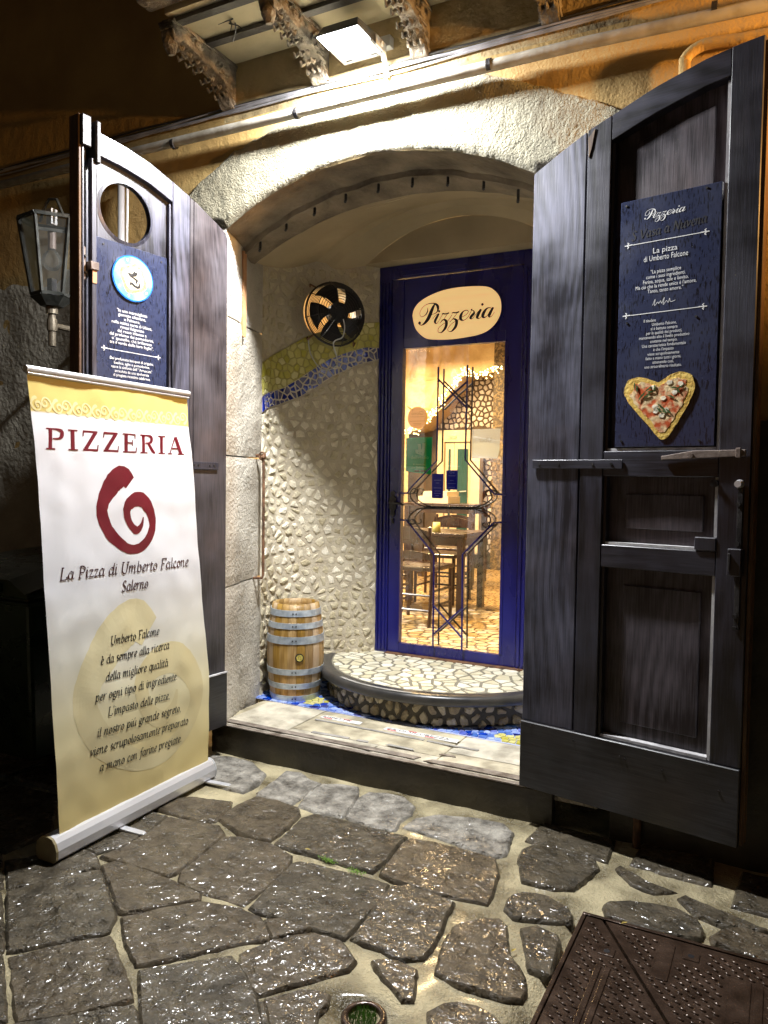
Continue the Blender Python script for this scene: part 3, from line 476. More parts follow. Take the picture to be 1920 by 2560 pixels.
# ------------------------------------------------------------------ measured outlines (metres)
STONES=[[(-2.639,-1.376),(-2.53,-1.261),(-2.472,-1.173),(-2.375,-1.182),(-2.286,-1.239),(-2.335,-1.345),(-2.447,-1.509)],[(-2.418,-1.532),(-2.353,-1.39),(-2.254,-1.267),(-2.109,-1.359),(-1.973,-1.454),(-1.929,-1.525),(-2.01,-1.617),(-2.117,-1.752)],[(-2.097,-1.765),(-1.996,-1.63),(-1.906,-1.539),(-1.788,-1.614),(-1.707,-1.662),(-1.615,-1.726),(-1.678,-1.817),(-1.82,-1.944)],[(-1.822,-1.964),(-1.71,-1.858),(-1.595,-1.744),(-1.523,-1.789),(-1.461,-1.841),(-1.764,-2.007)],[(-2.28,-1.228),(-2.263,-1.184),(-2.168,-1.172),(-1.994,-1.175),(-1.912,-1.184),(-1.822,-1.2),(-1.802,-1.227),(-1.891,-1.326),(-1.961,-1.422),(-1.985,-1.42),(-2.157,-1.307)],[(-2.347,-1.174),(-2.319,-1.087),(-2.328,-0.94),(-2.354,-0.792),(-2.221,-0.77),(-2.112,-0.755),(-2.043,-0.8),(-2.01,-0.97),(-2.004,-1.11),(-2.007,-1.161),(-2.2,-1.176)],[(-2.466,-1.161),(-2.426,-0.986),(-2.452,-0.794),(-2.372,-0.789),(-2.339,-0.928),(-2.335,-1.072),(-2.382,-1.167)],[(-2.476,-0.748),(-2.482,-0.646),(-2.42,-0.578),(-2.226,-0.523),(-2.192,-0.577),(-2.164,-0.715),(-2.217,-0.752),(-2.343,-0.752)],[(-1.991,-1.11),(-2.024,-0.817),(-1.969,-0.787),(-1.823,-0.772),(-1.7,-0.807),(-1.677,-0.84),(-1.646,-0.984),(-1.643,-1.182),(-1.799,-1.187),(-1.94,-1.18)],[(-1.951,-1.444),(-1.876,-1.342),(-1.786,-1.237),(-1.642,-1.202),(-1.552,-1.215),(-1.483,-1.25),(-1.448,-1.3),(-1.51,-1.361),(-1.621,-1.497),(-1.716,-1.607),(-1.827,-1.546)],[(-1.689,-1.625),(-1.592,-1.529),(-1.491,-1.435),(-1.401,-1.484),(-1.316,-1.545),(-1.232,-1.629),(-1.181,-1.687),(-1.458,-1.839),(-1.585,-1.722)],[(-3.075,-1.097),(-3.0,-0.972),(-2.884,-0.948),(-2.695,-1.129),(-2.703,-1.335),(-2.75,-1.346)],[(-2.798,-1.435),(-2.708,-1.354),(-2.478,-1.513),(-2.505,-1.631)],[(-2.476,-1.651),(-2.443,-1.546),(-2.136,-1.758),(-2.195,-1.839)],[(-2.172,-1.855),(-2.118,-1.777),(-1.86,-1.951),(-1.893,-2.043)],[(-2.156,-0.689),(-2.182,-0.563),(-2.169,-0.417),(-2.055,-0.407),(-1.926,-0.425),(-1.877,-0.482),(-1.852,-0.611),(-1.844,-0.756),(-1.933,-0.764),(-2.0,-0.757)],[(-2.168,-0.399),(-2.198,-0.243),(-2.16,-0.153),(-2.068,-0.125),(-1.983,-0.138),(-1.969,-0.276),(-1.972,-0.398),(-2.071,-0.405)],[(-1.928,-0.405),(-1.964,-0.267),(-1.96,-0.156),(-1.881,-0.111),(-1.793,-0.107),(-1.75,-0.179),(-1.718,-0.301),(-1.699,-0.405),(-1.809,-0.423)],[(-1.68,-0.4),(-1.733,-0.196),(-1.72,-0.121),(-1.644,-0.085),(-1.56,-0.082),(-1.47,-0.15),(-1.447,-0.234),(-1.462,-0.306),(-1.44,-0.402),(-1.512,-0.432)],[(-1.417,-0.356),(-1.409,-0.26),(-1.329,-0.182),(-1.185,-0.14),(-1.048,-0.129),(-0.989,-0.188),(-0.955,-0.38),(-0.991,-0.421),(-1.124,-0.393),(-1.285,-0.372)],[(-1.812,-0.763),(-1.826,-0.624),(-1.848,-0.501),(-1.821,-0.446),(-1.701,-0.441),(-1.571,-0.447),(-1.46,-0.453),(-1.361,-0.454),(-1.366,-0.529),(-1.348,-0.64),(-1.354,-0.763),(-1.481,-0.768),(-1.628,-0.758)],[(-1.32,-0.761),(-1.334,-0.632),(-1.349,-0.515),(-1.339,-0.458),(-1.241,-0.437),(-1.108,-0.434),(-0.98,-0.436),(-0.93,-0.54),(-0.898,-0.7),(-0.893,-0.757),(-0.993,-0.772),(-1.122,-0.782),(-1.258,-0.78)],[(-1.612,-1.181),(-1.626,-1.105),(-1.647,-0.983),(-1.668,-0.853),(-1.661,-0.828),(-1.596,-0.807),(-1.463,-0.812),(-1.333,-0.808),(-1.261,-0.812),(-1.237,-0.895),(-1.231,-1.055),(-1.23,-1.181),(-1.294,-1.182),(-1.37,-1.187),(-1.51,-1.184),(-1.566,-1.193)],[(-1.518,-1.221),(-1.475,-1.193),(-1.415,-1.191),(-1.358,-1.191),(-1.379,-1.224),(-1.432,-1.296)],[(-1.477,-1.405),(-1.428,-1.298),(-1.381,-1.241),(-1.33,-1.208),(-1.234,-1.201),(-1.186,-1.234),(-1.143,-1.268),(-1.14,-1.312),(-1.195,-1.389),(-1.253,-1.455),(-1.31,-1.539),(-1.367,-1.502),(-1.438,-1.46)],[(-1.21,-1.17),(-1.215,-1.083),(-1.23,-0.96),(-1.236,-0.829),(-1.184,-0.796),(-1.091,-0.807),(-0.997,-0.818),(-0.993,-0.911),(-0.971,-0.989),(-0.962,-1.08),(-0.963,-1.148),(-1.027,-1.193),(-1.099,-1.17),(-1.157,-1.177)],[(-1.282,-1.542),(-1.217,-1.464),(-1.183,-1.445),(-1.133,-1.437),(-1.116,-1.473),(-1.117,-1.529),(-1.069,-1.62),(-1.16,-1.67)],[(-1.286,-1.567),(-1.276,-1.561),(-1.164,-1.672),(-1.183,-1.683)],[(-1.094,-1.246),(-1.069,-1.216),(-1.029,-1.201),(-0.954,-1.211),(-0.926,-1.277),(-0.903,-1.346),(-0.931,-1.362),(-1.015,-1.308)],[(-0.937,-1.055),(-0.944,-0.952),(-0.93,-0.913),(-0.897,-0.887),(-0.868,-0.851),(-0.822,-0.828),(-0.787,-0.856),(-0.73,-1.001),(-0.687,-1.045),(-0.649,-1.097),(-0.625,-1.158),(-0.628,-1.2),(-0.668,-1.22),(-0.744,-1.219),(-0.813,-1.218),(-0.9,-1.2)],[(-0.851,-1.361),(-0.827,-1.31),(-0.795,-1.282),(-0.738,-1.267),(-0.684,-1.283),(-0.623,-1.333),(-0.607,-1.367),(-0.793,-1.469)],[(-0.898,-0.392),(-0.906,-0.306),(-0.858,-0.184),(-0.782,-0.168),(-0.712,-0.189),(-0.633,-0.228),(-0.595,-0.313),(-0.627,-0.434),(-0.647,-0.511),(-0.715,-0.545),(-0.83,-0.548)],[(-0.541,-0.278),(-0.531,-0.247),(-0.407,-0.317),(-0.306,-0.344),(-0.383,-0.395),(-0.467,-0.373)],[(-0.838,-0.711),(-0.833,-0.662),(-0.805,-0.628),(-0.756,-0.608),(-0.71,-0.61),(-0.639,-0.644),(-0.603,-0.692),(-0.603,-0.736),(-0.639,-0.759),(-0.696,-0.771),(-0.786,-0.797),(-0.829,-0.757)],[(-0.529,-0.586),(-0.516,-0.535),(-0.451,-0.497),(-0.371,-0.477),(-0.297,-0.463),(-0.225,-0.503),(-0.197,-0.577),(-0.199,-0.62),(-0.25,-0.637),(-0.325,-0.642),(-0.403,-0.646),(-0.496,-0.636)],[(-0.299,-0.391),(-0.28,-0.357),(-0.104,-0.423),(-0.008,-0.452),(-0.007,-0.47),(-0.143,-0.499),(-0.241,-0.46)],[(-0.178,-0.591),(-0.141,-0.526),(-0.09,-0.486),(-0.007,-0.492),(0.044,-0.509),(0.045,-0.661),(-0.004,-0.649),(-0.093,-0.636),(-0.17,-0.626)],[(-0.746,-0.842),(-0.699,-0.801),(-0.629,-0.819),(-0.609,-0.851),(-0.6,-0.918),(-0.593,-0.974),(-0.585,-1.048),(-0.611,-1.047),(-0.654,-1.045),(-0.689,-0.967)],[(-2.701,-0.115),(-2.594,-0.076),(-2.446,-0.082),(-2.359,-0.14),(-2.286,-0.182),(-2.248,-0.299),(-2.245,-0.409),(-2.326,-0.409),(-2.487,-0.396),(-2.565,-0.279)],[(-2.186,-0.375),(-2.186,-0.273),(-2.225,-0.085),(-2.141,-0.068),(-1.992,-0.162),(-1.975,-0.283),(-1.972,-0.411),(-2.067,-0.405)],[(-0.5,-0.21000000000000002),(-0.19999999999999998,-0.23),(-0.21,-5.204170427930421e-18),(-0.48,0.009999999999999995)],[(-0.92,-0.22),(-0.58,-0.24),(-0.59,-0.029999999999999992),(-0.9,-0.01999999999999999)],[(-0.12499999999999999,-0.35),(0.22499999999999998,-0.37),(0.21499999999999997,-0.06000000000000002),(-0.10499999999999998,-0.05000000000000002)],[(0.25,-0.44999999999999996),(0.65,-0.47),(0.64,-0.16),(0.27,-0.15)],[(-3.249,-0.481),(-2.899,-0.474),(-2.873,-0.152),(-3.238,-0.169)],[(-3.658,-0.476),(-3.296,-0.451),(-3.278,-0.145),(-3.639,-0.163)],[(-4.074,-0.439),(-3.71,-0.462),(-3.718,-0.135),(-4.081,-0.15)],[(-4.479,-0.46),(-4.13,-0.477),(-4.119,-0.159),(-4.48,-0.151)],[(-3.327,-0.821),(-2.98,-0.824),(-2.96,-0.522),(-3.343,-0.505)],[(-3.764,-0.818),(-3.388,-0.823),(-3.406,-0.513),(-3.759,-0.51)],[(-4.184,-0.803),(-3.807,-0.817),(-3.832,-0.503),(-4.171,-0.492)],[(-4.615,-0.823),(-4.259,-0.816),(-4.234,-0.498),(-4.599,-0.498)],[(-3.245,-1.175),(-2.902,-1.17),(-2.895,-0.864),(-3.265,-0.883)],[(-3.657,-1.176),(-3.298,-1.204),(-3.307,-0.889),(-3.645,-0.884)],[(-4.068,-1.193),(-3.731,-1.204),(-3.736,-0.891),(-4.077,-0.892)],[(-4.525,-1.16),(-4.169,-1.174),(-4.149,-0.868),(-4.503,-0.866)],[(-3.359,-1.541),(-2.993,-1.527),(-2.976,-1.229),(-3.36,-1.236)],[(-3.774,-1.536),(-3.416,-1.56),(-3.393,-1.235),(-3.751,-1.24)],[(-4.137,-1.521),(-3.786,-1.541),(-3.795,-1.208),(-4.134,-1.206)],[(-4.591,-1.524),(-4.23,-1.528),(-4.235,-1.213),(-4.607,-1.206)],[(-3.188,-1.898),(-2.838,-1.926),(-2.831,-1.613),(-3.189,-1.597)],[(-3.672,-1.906),(-3.309,-1.895),(-3.325,-1.613),(-3.664,-1.613)],[(-4.038,-1.902),(-3.676,-1.909),(-3.676,-1.609),(-4.042,-1.605)],[(-4.467,-1.883),(-4.121,-1.898),(-4.104,-1.574),(-4.456,-1.571)],[(-3.344,-2.26),(-3.006,-2.25),(-2.982,-1.963),(-3.35,-1.954)],[(-3.741,-2.263),(-3.359,-2.275),(-3.384,-1.949),(-3.721,-1.952)],[(-4.166,-2.254),(-3.803,-2.25),(-3.82,-1.921),(-4.176,-1.922)],[(-4.62,-2.251),(-4.25,-2.245),(-4.249,-1.918),(-4.604,-1.945)]]
OVAL=[(-2.197,2.571),(-2.187,2.61),(-2.152,2.651),(-2.086,2.685),(-1.999,2.71),(-1.921,2.72),(-1.841,2.721),(-1.761,2.717),(-1.683,2.705),(-1.637,2.678),(-1.604,2.638),(-1.591,2.591),(-1.592,2.542),(-1.609,2.498),(-1.637,2.462),(-1.681,2.431),(-1.742,2.412),(-1.826,2.403),(-1.915,2.398),(-2.019,2.403),(-2.094,2.416),(-2.148,2.455),(-2.18,2.501)]
SCRIPT=[[(-2.034,2.636,0.0041),(-2.047,2.617,0.0124),(-2.06,2.59,0.0174),(-2.07,2.567,0.0191),(-2.083,2.542,0.0183),(-2.098,2.524,0.0149),(-2.113,2.511,0.01),(-2.129,2.504,0.0041),(-2.144,2.509,0.0033)],[(-2.088,2.612,0.0012),(-2.087,2.593,0.0058),(-2.097,2.573,0.0058),(-2.114,2.561,0.0033),(-2.132,2.559,0.0021),(-2.142,2.573,0.0017),(-2.14,2.593,0.0017),(-2.126,2.614,0.0021),(-2.1,2.632,0.0025),(-2.069,2.638,0.0037),(-2.043,2.636,0.0058),(-2.023,2.624,0.0124),(-2.015,2.606,0.0133),(-2.018,2.586,0.0075),(-2.033,2.572,0.0033),(-2.063,2.565,0.0021)],[(-2.052,2.536,0.0021),(-2.037,2.554,0.0021),(-2.02,2.566,0.0025)],[(-2.009,2.568,0.01),(-2.021,2.547,0.0124),(-2.032,2.528,0.0133),(-2.034,2.515,0.0108),(-2.025,2.506,0.0041),(-2.012,2.515,0.0021),(-1.993,2.545,0.0021),(-1.981,2.563,0.0021)],[(-1.987,2.56,0.0021),(-1.981,2.566,0.0058),(-1.965,2.562,0.0058),(-1.948,2.564,0.0066),(-1.937,2.567,0.005)],[(-1.948,2.561,0.0025),(-1.976,2.527,0.0025),(-2.001,2.506,0.0025)],[(-1.993,2.517,0.0021),(-1.98,2.526,0.0041),(-1.962,2.522,0.0108),(-1.954,2.506,0.0149),(-1.959,2.479,0.0141),(-1.974,2.458,0.01),(-1.991,2.446,0.005),(-2.007,2.449,0.0025),(-2.013,2.461,0.0025),(-2.005,2.479,0.0025),(-1.979,2.498,0.0025),(-1.945,2.517,0.0025),(-1.916,2.554,0.0025)],[(-1.919,2.562,0.0041),(-1.908,2.566,0.0058),(-1.895,2.563,0.0058),(-1.878,2.565,0.0066),(-1.868,2.569,0.005)],[(-1.88,2.562,0.0025),(-1.907,2.532,0.0025),(-1.932,2.508,0.0025)],[(-1.919,2.519,0.0021),(-1.907,2.526,0.005),(-1.892,2.52,0.0108),(-1.884,2.506,0.0149),(-1.891,2.477,0.0141),(-1.908,2.457,0.01),(-1.922,2.448,0.005),(-1.937,2.45,0.0025),(-1.945,2.462,0.0025),(-1.936,2.479,0.0025),(-1.911,2.501,0.0025),(-1.877,2.515,0.0025),(-1.856,2.529,0.0025)],[(-1.856,2.529,0.0021),(-1.827,2.542,0.0025),(-1.81,2.556,0.0029),(-1.808,2.567,0.0033),(-1.819,2.573,0.0037),(-1.84,2.567,0.0058),(-1.854,2.549,0.0133),(-1.859,2.529,0.0149),(-1.851,2.515,0.01),(-1.837,2.512,0.0041),(-1.818,2.52,0.0025),(-1.801,2.54,0.0025),(-1.785,2.57,0.0025)],[(-1.786,2.571,0.0025),(-1.771,2.564,0.005),(-1.769,2.549,0.0116),(-1.783,2.535,0.0133),(-1.791,2.522,0.0124),(-1.78,2.516,0.0033),(-1.764,2.533,0.0025),(-1.744,2.554,0.0025),(-1.731,2.567,0.0025)],[(-1.723,2.571,0.0108),(-1.734,2.552,0.0133),(-1.745,2.531,0.0149),(-1.747,2.52,0.0108),(-1.734,2.514,0.0033),(-1.718,2.525,0.0025),(-1.702,2.547,0.0025)],[(-1.652,2.569,0.0025),(-1.67,2.575,0.0041),(-1.688,2.568,0.0091),(-1.704,2.547,0.0149),(-1.71,2.528,0.0149),(-1.702,2.518,0.0083),(-1.685,2.524,0.0029),(-1.665,2.548,0.0025),(-1.65,2.569,0.0025)],[(-1.642,2.575,0.0091),(-1.653,2.558,0.0124),(-1.665,2.536,0.0149),(-1.669,2.523,0.0108),(-1.661,2.517,0.0041),(-1.647,2.527,0.0025),(-1.634,2.545,0.0017)]]
SDOTS=[(-2.143,2.519,0.0199),(-2.006,2.582,0.0141),(-1.785,2.573,0.0116),(-1.714,2.599,0.0166)]
GRILLE=[[(-1.994,2.225),(-1.995,1.626),(-2.176,1.451),(-2.199,1.415),(-2.25,1.414)],[(-1.795,2.226),(-1.799,1.633),(-1.602,1.421),(-1.526,1.419)],[(-2.255,1.235),(-2.204,1.237),(-2.003,1.023),(-1.999,0.418)],[(-1.525,1.247),(-1.602,1.244),(-1.805,1.035),(-1.799,0.42)],[(-1.99,2.143),(-1.892,2.05),(-1.793,1.956)],[(-1.795,2.127),(-1.892,2.05),(-1.989,1.962)],[(-1.997,0.688),(-1.802,0.506)],[(-1.802,0.692),(-1.997,0.506)],[(-2.05,1.328),(-2.112,1.34),(-2.167,1.373),(-2.177,1.415),(-2.159,1.444),(-2.129,1.441),(-2.131,1.418),(-2.148,1.416)],[(-2.05,1.317),(-2.127,1.311),(-2.181,1.267),(-2.187,1.232),(-2.164,1.213),(-2.14,1.225),(-2.151,1.244)],[(-1.725,1.334),(-1.661,1.359),(-1.619,1.394),(-1.627,1.434),(-1.65,1.443),(-1.662,1.426),(-1.648,1.412)],[(-1.724,1.324),(-1.667,1.305),(-1.627,1.273),(-1.633,1.226),(-1.661,1.213),(-1.677,1.23),(-1.662,1.242)]]
TWIST=[(-2.077, 1.325), (-1.721, 1.329)]
LOGO=[(0.013,0.114,0.063),(-0.024,0.144,0.0862),(-0.068,0.123,0.0895),(-0.1,0.087,0.0796),(-0.131,0.04,0.063),(-0.138,-0.013,0.0544),(-0.107,-0.079,0.0544),(-0.06,-0.127,0.0497),(0.001,-0.164,0.0398),(0.069,-0.165,0.0411),(0.121,-0.129,0.0411),(0.149,-0.074,0.0411),(0.138,-0.016,0.0517),(0.094,0.036,0.063),(0.043,0.044,0.063),(0.001,0.019,0.0497),(-0.006,-0.017,0.0365),(0.013,-0.061,0.0331),(0.051,-0.089,0.0345),(0.081,-0.067,0.0199),(0.091,-0.033,0.0053)]
STRING=[(-4.758,2.158),(-4.6,2.178),(-4.469,2.205),(-4.325,2.335),(-4.183,2.463),(-4.091,2.621),(-3.983,2.732),(-3.892,2.872),(-3.801,2.932),(-3.632,2.888),(-3.482,2.916),(-3.269,2.982)]
# ================================================================== SETTING
gm = MB(); gm.poly([(-60,-60,-.03),(60,-60,-.03),(60,60,-.03),(-60,60,-.03)])
ground = struct(gm.build('ground', 'mortar'))
# uneven mortar bed between the paving stones
bed = MB(); nx, ny = 130, 90; X0, X1, Y0, Y1 = -5.0, 1.4, -2.6, .02
vv = []
for j in range(ny+1):
    for i in range(nx+1):
        x = X0+(X1-X0)*i/nx; y = Y0+(Y1-Y0)*j/ny; e = min(i, nx-i, j, ny-j)
        if (-.60 < x < .66 and -1.44 < y < -.62 and not (x < -.575 or y > -.65)) : vv.append((x,y,-.06)); continue
        if math.dist((x,y),(-1.005,-1.455)) < .062: vv.append((x,y,-.05)); continue
        vv.append((x, y, -.006+.006*noise.noise((x*7,y*7,0))+.004*noise.noise((x*25,y*25,3)) + (-.03 if e == 0 and j != ny else 0)))
bed.add(vv, [(j*(nx+1)+i, j*(nx+1)+i+1, (j+1)*(nx+1)+i+1, (j+1)*(nx+1)+i) for j in range(ny) for i in range(nx)])
bo = bed.build('mortar_bed', 'mortar', ground, smooth=True)

def cobble(poly, k):
    rnd = random.Random(k); n = len(poly); cx = sum(p[0] for p in poly)/n; cy = sum(p[1] for p in poly)/n
    # densify and roughen outline
    out = []
    for i in range(n):
        a, b = poly[i], poly[(i+1)%n]; L = math.dist(a,b); m_ = max(1, int(L/.022))
        for t in range(m_):
            u = t/m_; x = a[0]+(b[0]-a[0])*u; y = a[1]+(b[1]-a[1])*u
            j = .005; out.append((x+j*noise.noise((x*40,y*40,k)), y+j*noise.noise((x*40,y*40,k+50))))
    n = len(out)
    def inset(d): 
        r = []
        for i in range(n):
            a, b, c = out[i-1], out[i], out[(i+1)%n]; tx, ty = c[0]-a[0], c[1]-a[1]; l = math.hypot(tx,ty) or 1
            r.append((b[0]-ty/l*d*sg, b[1]+tx/l*d*sg))
        return r
    sa = sum(out[i][0]*out[(i+1)%n][1]-out[(i+1)%n][0]*out[i][1] for i in range(n)); sg = 1 if sa > 0 else -1
    tilt = (rnd.uniform(-.02,.02), rnd.uniform(-.02,.02)); h0 = rnd.uniform(.004,.012)
    def H(x, y, e):
        return h0 + tilt[0]*(x-cx)+tilt[1]*(y-cy) + e*(.0035*noise.noise((x*16,y*16,k*.3))+.0028*noise.noise((x*42,y*42,k)))
    out = inset(-.0075 if cx < -1.0 else -.003); r0 = [(x,y,-.03) for x,y in inset(-.004)]; r1 = [(x,y,H(x,y,.3)-.007) for x,y in out]; r2i = inset(.009); r2 = [(x,y,H(x,y,.8)) for x,y in r2i]
    # interior
    ip = []; xs = [p[0] for p in r2i]; ys = [p[1] for p in r2i]; g = .017
    def inside(x, y):
        c = False
        for i in range(n):
            a, b = r2i[i], r2i[i-1]
            if (a[1] > y) != (b[1] > y) and x < (b[0]-a[0])*(y-a[1])/(b[1]-a[1])+a[0]: c = not c
        return c
    yy = min(ys)
    while yy < max(ys):
        xx = min(xs)
        while xx < max(xs):
            x = xx+rnd.uniform(-.004,.004); y = yy+rnd.uniform(-.004,.004)
            if inside(x,y) and min((x-p[0])**2+(y-p[1])**2 for p in r2i[::2]) > .011**2: ip.append((x,y))
            xx += g
        yy += g
    V = [Vector(p) for p in r2i]+[Vector(p) for p in ip]; E = [(i,(i+1)%n) for i in range(n)]
    res = delaunay_2d_cdt(V, E, [], 1, 1e-6); v2, f2 = res[0], res[2]
    mb = MB(); mb.add(r0+r1+r2, [(i,(i+1)%n,n+(i+1)%n,n+i) for i in range(n)]+[(n+i,n+(i+1)%n,2*n+(i+1)%n,2*n+i) for i in range(n)])
    mb.add([(p[0],p[1],H(p[0],p[1],.8)) for p in v2], f2)
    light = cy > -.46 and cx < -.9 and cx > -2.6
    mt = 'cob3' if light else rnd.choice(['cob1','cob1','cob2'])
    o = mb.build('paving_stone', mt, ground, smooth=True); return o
for k, p in enumerate(STONES): cobble(p, k)
# the paving goes on towards the street beyond the traced stones
def _in(p, poly):
    c = False
    for i in range(len(poly)):
        a, b = poly[i], poly[i-1]
        if (a[1] > p[1]) != (b[1] > p[1]) and p[0] < (b[0]-a[0])*(p[1]-a[1])/(b[1]-a[1])+a[0]: c = not c
    return c
def _beyond(p): return p[1] < -1.60-.42*max(-1.0-p[0],0)*0 and (p[0] > -2.1 or p[1] < -1.75) or p[0] < -3.05
for k, p in enumerate(cells(scatter(-4.9,1.3,-2.55,-.35,.33,.26,random.Random(77)), .028, .45)):
    if not p or not all(_beyond(q) for q in p): continue
    if any(_in(q, s_) for s_ in STONES for q in p) or any(_in(q, p) for s_ in STONES for q in s_): continue
    if any(-.62 < q[0] < .66 and q[1] > -1.45 for q in p) or area(p) < .02: continue
    cobble(simplify(p,.03), 300+k)

# ------------------------------------------------------------------ building
bld = thing('building', (-1.85, 0, 0), 'old ochre plastered building front with an arched shop entrance', 'building')
CX = -1.85
def arch(w_, zs, za):
    s = za-zs; r_ = (w_*w_+s*s)/(2*s); return lambda t: (CX+w_*t, za-r_+math.sqrt(r_*r_-(w_*t)**2))
A0 = arch(.85, 2.83, 3.06)
OUT = [(-3.02,2.98),(-2.958,3.039),(-2.876,3.113),(-2.765,3.168),(-2.656,3.234),(-2.489,3.274),(-2.373,3.31),(-2.1,3.375),(-1.76,3.395),(-1.45,3.37),(-1.2,3.301),(-.97,3.2),(-.666,3.045),(-.60,2.98)]
def zo(x):
    for (a,b),(c,d) in zip(OUT, OUT[1:]):
        if a <= x <= c: return b+(d-b)*(x-a)/(c-a)
    return 2.98
def zi(x):
    if x < CX-.85: return 2.83+(CX-.85-x)*.35
    if x > CX+.85: return 2.83+(x-CX-.85)*.35
    return A0((x-CX)/.85)[1]
f = MB(); xs = [-3.02+i*(2.42/60) for i in range(61)]
for a, b in zip(xs, xs[1:]): f.poly([(a,0,zo(a)-.03),(b,0,zo(b)-.03),(b,0,3.385),(a,0,3.385)])
f.poly([(-12,0,0),(-3.02,0,0),(-3.02,0,3.385),(-12,0,3.385)]); f.poly([(-.60,0,0),(8,0,0),(8,0,3.385),(-.60,0,3.385)])
f.poly([(-12,0,3.385),(-2.72,0,3.385),(-2.72,0,7),(-12,0,7)]); f.poly([(-.62,0,3.385),(8,0,3.385),(8,0,7),(-.62,0,7)])
f.build('facade_plaster', 'ochre', bld)
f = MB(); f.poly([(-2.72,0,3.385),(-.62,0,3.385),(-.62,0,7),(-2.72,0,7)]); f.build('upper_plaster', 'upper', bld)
# rough-cast band round the arch
N, K = 240, 26; vv = []; fc = []
for i in range(N+1):
    x = -3.02+2.42*i/N; a, b = zi(x), zo(x)+.012*noise.noise((x*14,3,1))+.006*noise.noise((x*50,9,1)); b = max(b, a+.01)
    for k in range(K+1):
        z = a+(b-a)*k/K; e = min(k/3, (K-k)/2, 1)
        vv.append((x, .006 if k in (0,K) else -.014*e-.003*noise.noise((x*18,z*18,0))-.0025*noise.noise((x*60,z*60,5))-.002*noise.noise((x*110,z*110,5)), z))
sm = MB(); sm.add(vv, [(i*(K+1)+k, (i+1)*(K+1)+k, (i+1)*(K+1)+k+1, i*(K+1)+k+1) for i in range(N) for k in range(K)]); sm.build('arch_surround', 'rough', bld, smooth=True)
# arch underside, rebate and inner vault
RG = [(0,.85,2.83,3.06),(.11,.88,2.815,3.056),(.225,.912,2.795,3.05),(.232,.905,2.765,3.025),(.33,.95,2.755,3.012),(.41,.985,2.755,3.005),(.45,1.0,2.775,3.035),(.62,1.01,2.80,3.07),(.80,1.0,2.83,3.10),(.95,.97,2.85,3.165),(1.0,.90,2.86,3.17),(1.03,.85,2.85,3.14),(1.14,.63,2.895,3.12)]
def vault(rings, name, m_, bum=.006):
    mb = MB(); n = 40; V = []
    for y, w_, zs, za in rings:
        A = arch(w_, zs, za)
        for k in range(n+1):
            x, z = A(-1+2*k/n); V.append((x, y, z+bum*noise.noise((x*9,y*9,z*9))))
    mb.add(V, [(i*(n+1)+k, i*(n+1)+k+1, (i+1)*(n+1)+k+1, (i+1)*(n+1)+k) for i in range(len(rings)-1) for k in range(n)]); return mb.build(name, m_, bld, smooth=False)
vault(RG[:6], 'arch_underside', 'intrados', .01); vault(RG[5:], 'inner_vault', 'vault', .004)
mb = MB(); A = arch(.63, 2.895, 3.12); pts = [A(-1+2*k/24) for k in range(25)]
for a, b in zip(pts, pts[1:]): mb.poly([(a[0],1.142,2.80),(b[0],1.142,2.80),(b[0],1.142,b[1]),(a[0],1.142,a[1])])
mb.add([(-2.55,1.145,2.905),(-1.2,1.145,2.905),(-1.2,1.33,2.905),(-2.55,1.33,2.905)], [(0,1,2,3)])
mb2 = MB()
for a, b in zip(pts, pts[1:]): mb2.poly([(a[0],1.142,2.905),(b[0],1.142,2.905),(b[0],1.142,max(b[1],2.906)),(a[0],1.142,max(a[1],2.906))])
mb2.add([(-2.6,1.142,2.905),(-1.1,1.142,2.905),(-1.1,1.36,2.908),(-2.6,1.36,2.908)], [(0,1,2,3)])
mb2.build('door_lunette', 'vault', bld)
# jamb blocks left and right (tuff)
def jamb(sgn, name='jamb_block'):
    X = lambda x: CX+sgn*(x-CX)
    zc = [.10,.895,1.62,2.375,2.84]
    for a, b in zip(zc, zc[1:]):
        plan = [(X(-2.70),.0),(X(-2.765),.22),(X(-2.78),.225),(X(-2.855),.53),(X(-3.02),.56),(X(-3.02),.0)]
        mb = MB(); g = .004
        rows = 14; V = []; per = []
        for q in range(len(plan)):
            p, p2 = plan[q], plan[(q+1)%len(plan)]; m_ = max(1, int(math.dist(p,p2)/.04))
            for t in range(m_): per.append((p[0]+(p2[0]-p[0])*t/m_, p[1]+(p2[1]-p[1])*t/m_))
        n = len(per)
        for r_ in range(rows+1):
            z = a+g+(b-a-2*g)*r_/rows; e = .007 if r_ in (0,rows) else 0
            for p in per:
                d = .006*noise.noise((p[0]*12,p[1]*12,z*9))+.004*noise.noise((p[0]*40,p[1]*40,z*30))-e
                V.append((p[0]+sgn*d, p[1]-(d*.4 if p[1] < .5 else 0), z))
        mb.add(V, [(r_*n+k, r_*n+(k+1)%n, (r_+1)*n+(k+1)%n, (r_+1)*n+k) for r_ in range(rows) for k in range(n)]+[tuple(range(n))[::-1], tuple(range(rows*n,(rows+1)*n))])
        mb.build(name, 'jamb', bld, smooth=False)
jamb(1); jamb(-1)
mb = MB(); mb.box(-2.79,-2.755,.215,.245,2.30,2.78); mb.build('rusty_trace', 'socket', bld)
# right side of the niche, plain
mb = MB(); mb.add([(-.84,.53,.15),(-1.37,1.30,.15),(-1.37,1.30,3.2),(-.84,.53,3.2)], [(0,1,2,3)]); mb.add([(-1.38,1.30,.15),(-1.1,1.30,.15),(-1.1,1.30,3.2),(-1.38,1.30,3.2)], [(0,1,2,3)]); mb.build('niche_side_wall', 'grout', bld)
